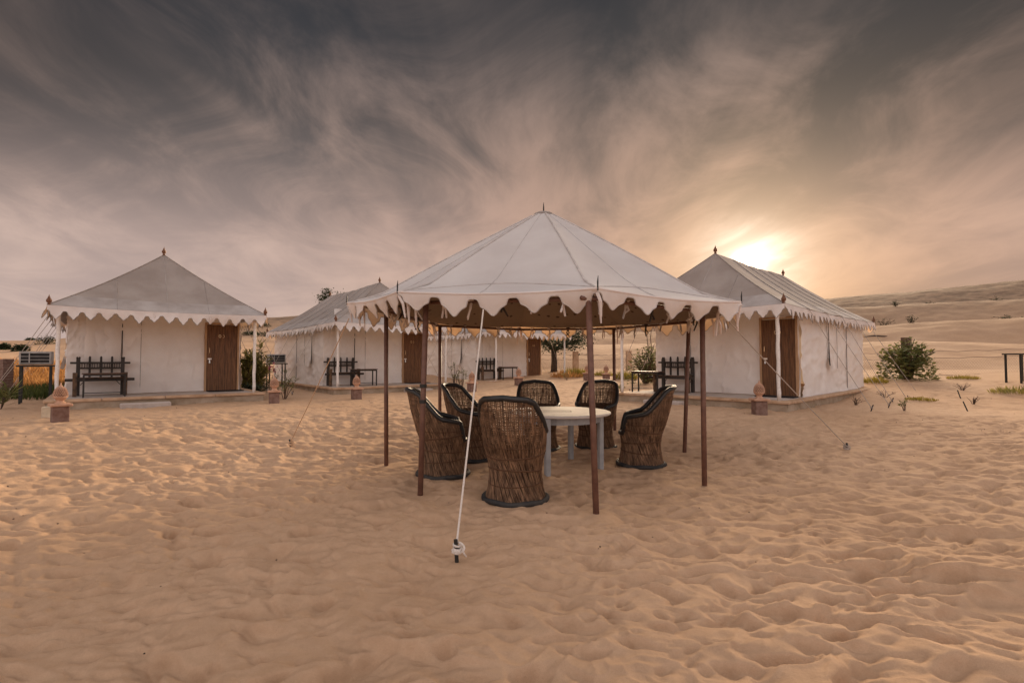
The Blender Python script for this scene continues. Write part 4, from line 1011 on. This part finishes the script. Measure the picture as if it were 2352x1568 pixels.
# left-edge plant and brick pillar
x, y = at(4, 12.4); shrub('spiky_plant', x, y, .85, .5, 70, .34, .05, 'leaf_green', 'spiky green plant at the left edge of the picture', 'plant', seed=160, stems=6, up=1.6, leafmass=.2)
x, y = at(2, 16.0); pl = empty('brick_pillar', (x, y, gz(x, y)), .2); tag(pl, 'red brick pillar cut by the left edge of the picture', 'pillar')
for c_ in range(13):
    for k in range(2):
        MB().bevbox(((-.115 + .23 * k), 0, .04 + .09 * c_) if c_ % 2 else (0, -.115 + .23 * k, .04 + .09 * c_), (.222, .45, .08) if c_ % 2 else (.45, .222, .08), .008).build('brick', 'red_stone', pl)
MB().box((0, 0, .58), (.42, .42, 1.16)).build('mortar_core', 'masonry', pl)
# small boxes
x, y = at(118, 10.6); o = MB().bevbox((0, 0, .11), (.22, .16, .24), .01).build('junction_box', 'cream_box'); o.location = (x, y, gz(x, y)); o.rotation_euler = (0, 0, .5); tag(o, 'small cream box on the ground beside the left stone lantern', 'box')
x, y = at(1071, 19.6); o = MB().bevbox((0, 0, .17), (.16, .12, .40), .01).build('junction_box', 'cream_box'); o.location = (x, y, gz(x, y)); tag(o, 'small cream box near the far oleander sprigs', 'box')

# ------------------------------------------------------------------ wire fence
def build_fence():
    t = empty('wire_fence', (0, 0, 0)); tag(t, 'sagging wire mesh fence with stone posts running behind the tents', 'fence')
    pts = [(2240, 20.5, 'sand_post', 0), (2352 + 260, 21.5, 'sand_post', 1.1), (2082, 19.6, 'dark_post', 1.55), (1900, 24.5, 'sand_post', 1.1), (1700, 28, 'sand_post', 1.1), (1560, 29.5, 'sand_post', 1.1), (1444, 29.5, 'sand_post', 1.15), (1322, 29, 'sand_post', 1.15), (1200, 31, 'sand_post', 1.1)]
    line = []
    for px, dp, m, h in pts:
        if not h: continue
        x, y = at(px, dp); z = gz(x, y); line.append((x, y, z))
        w = .42 if m == 'dark_post' else .34
        MB().box((x, y, z + h / 2 - .1), (w, .14, h + .2), Matrix.Rotation(.3, 3, 'Z'), .93).build('fence_post', m, t)
    for a, b in zip(line[:-1], line[1:]):
        A, B = Vector(a), Vector(b); n = 24; us = np.linspace(0, 1, 25); gs = base_height(A.x + (B.x - A.x) * us, A.y + (B.y - A.y) * us)
        def pt(u, h):
            p = A.lerp(B, u); return Vector((p.x, p.y, float(np.interp(u, us, gs)) + h - .06 * math.sin(math.pi * u)))
        for h in (.98, .72, .05): MB().tube([pt(i / n, h + .02 * math.sin(i * 1.9)) for i in range(n + 1)], .0085, 4).build('wire', 'wire', t)
        L_ = (B - A).length; k = int(L_ / .13); m = MB()
        for i in range(-5, k):
            for sgn in (0, 1):
                u0, u1 = i / k, (i + 5.2) / k
                if sgn: u0, u1 = u1, u0
                if min(u0, u1) < 0 or max(u0, u1) > 1: continue
                m.tube([pt(u0, .05), pt((u0 + u1) / 2, .385), pt(u1, .72)], .0022, 3, cap=False)
        m.build('wire_mesh', 'wire', t)
build_fence()

# ------------------------------------------------------------------ debris on the sand
def debris():
    rd = random.Random(9); b = MB()
    for k in range(170):
        y = rd.uniform(2.3, 15); px = rd.uniform(-100, 2450); x = (px - 1176) / 1176 * y; s = rd.uniform(.003, .0075) * (1 + .05 * y)
        b.lathe([(s * .3, 0), (s, s * .4), (s * .8, s * .9), (s * .2, s * 1.1)], 5, (x, y, gz(x, y) + .012))
    o = b.build('ground_debris', 'debris'); tag(o, 'scattered dark pebbles and bits on the sand', 'debris', kind='stuff')
debris()
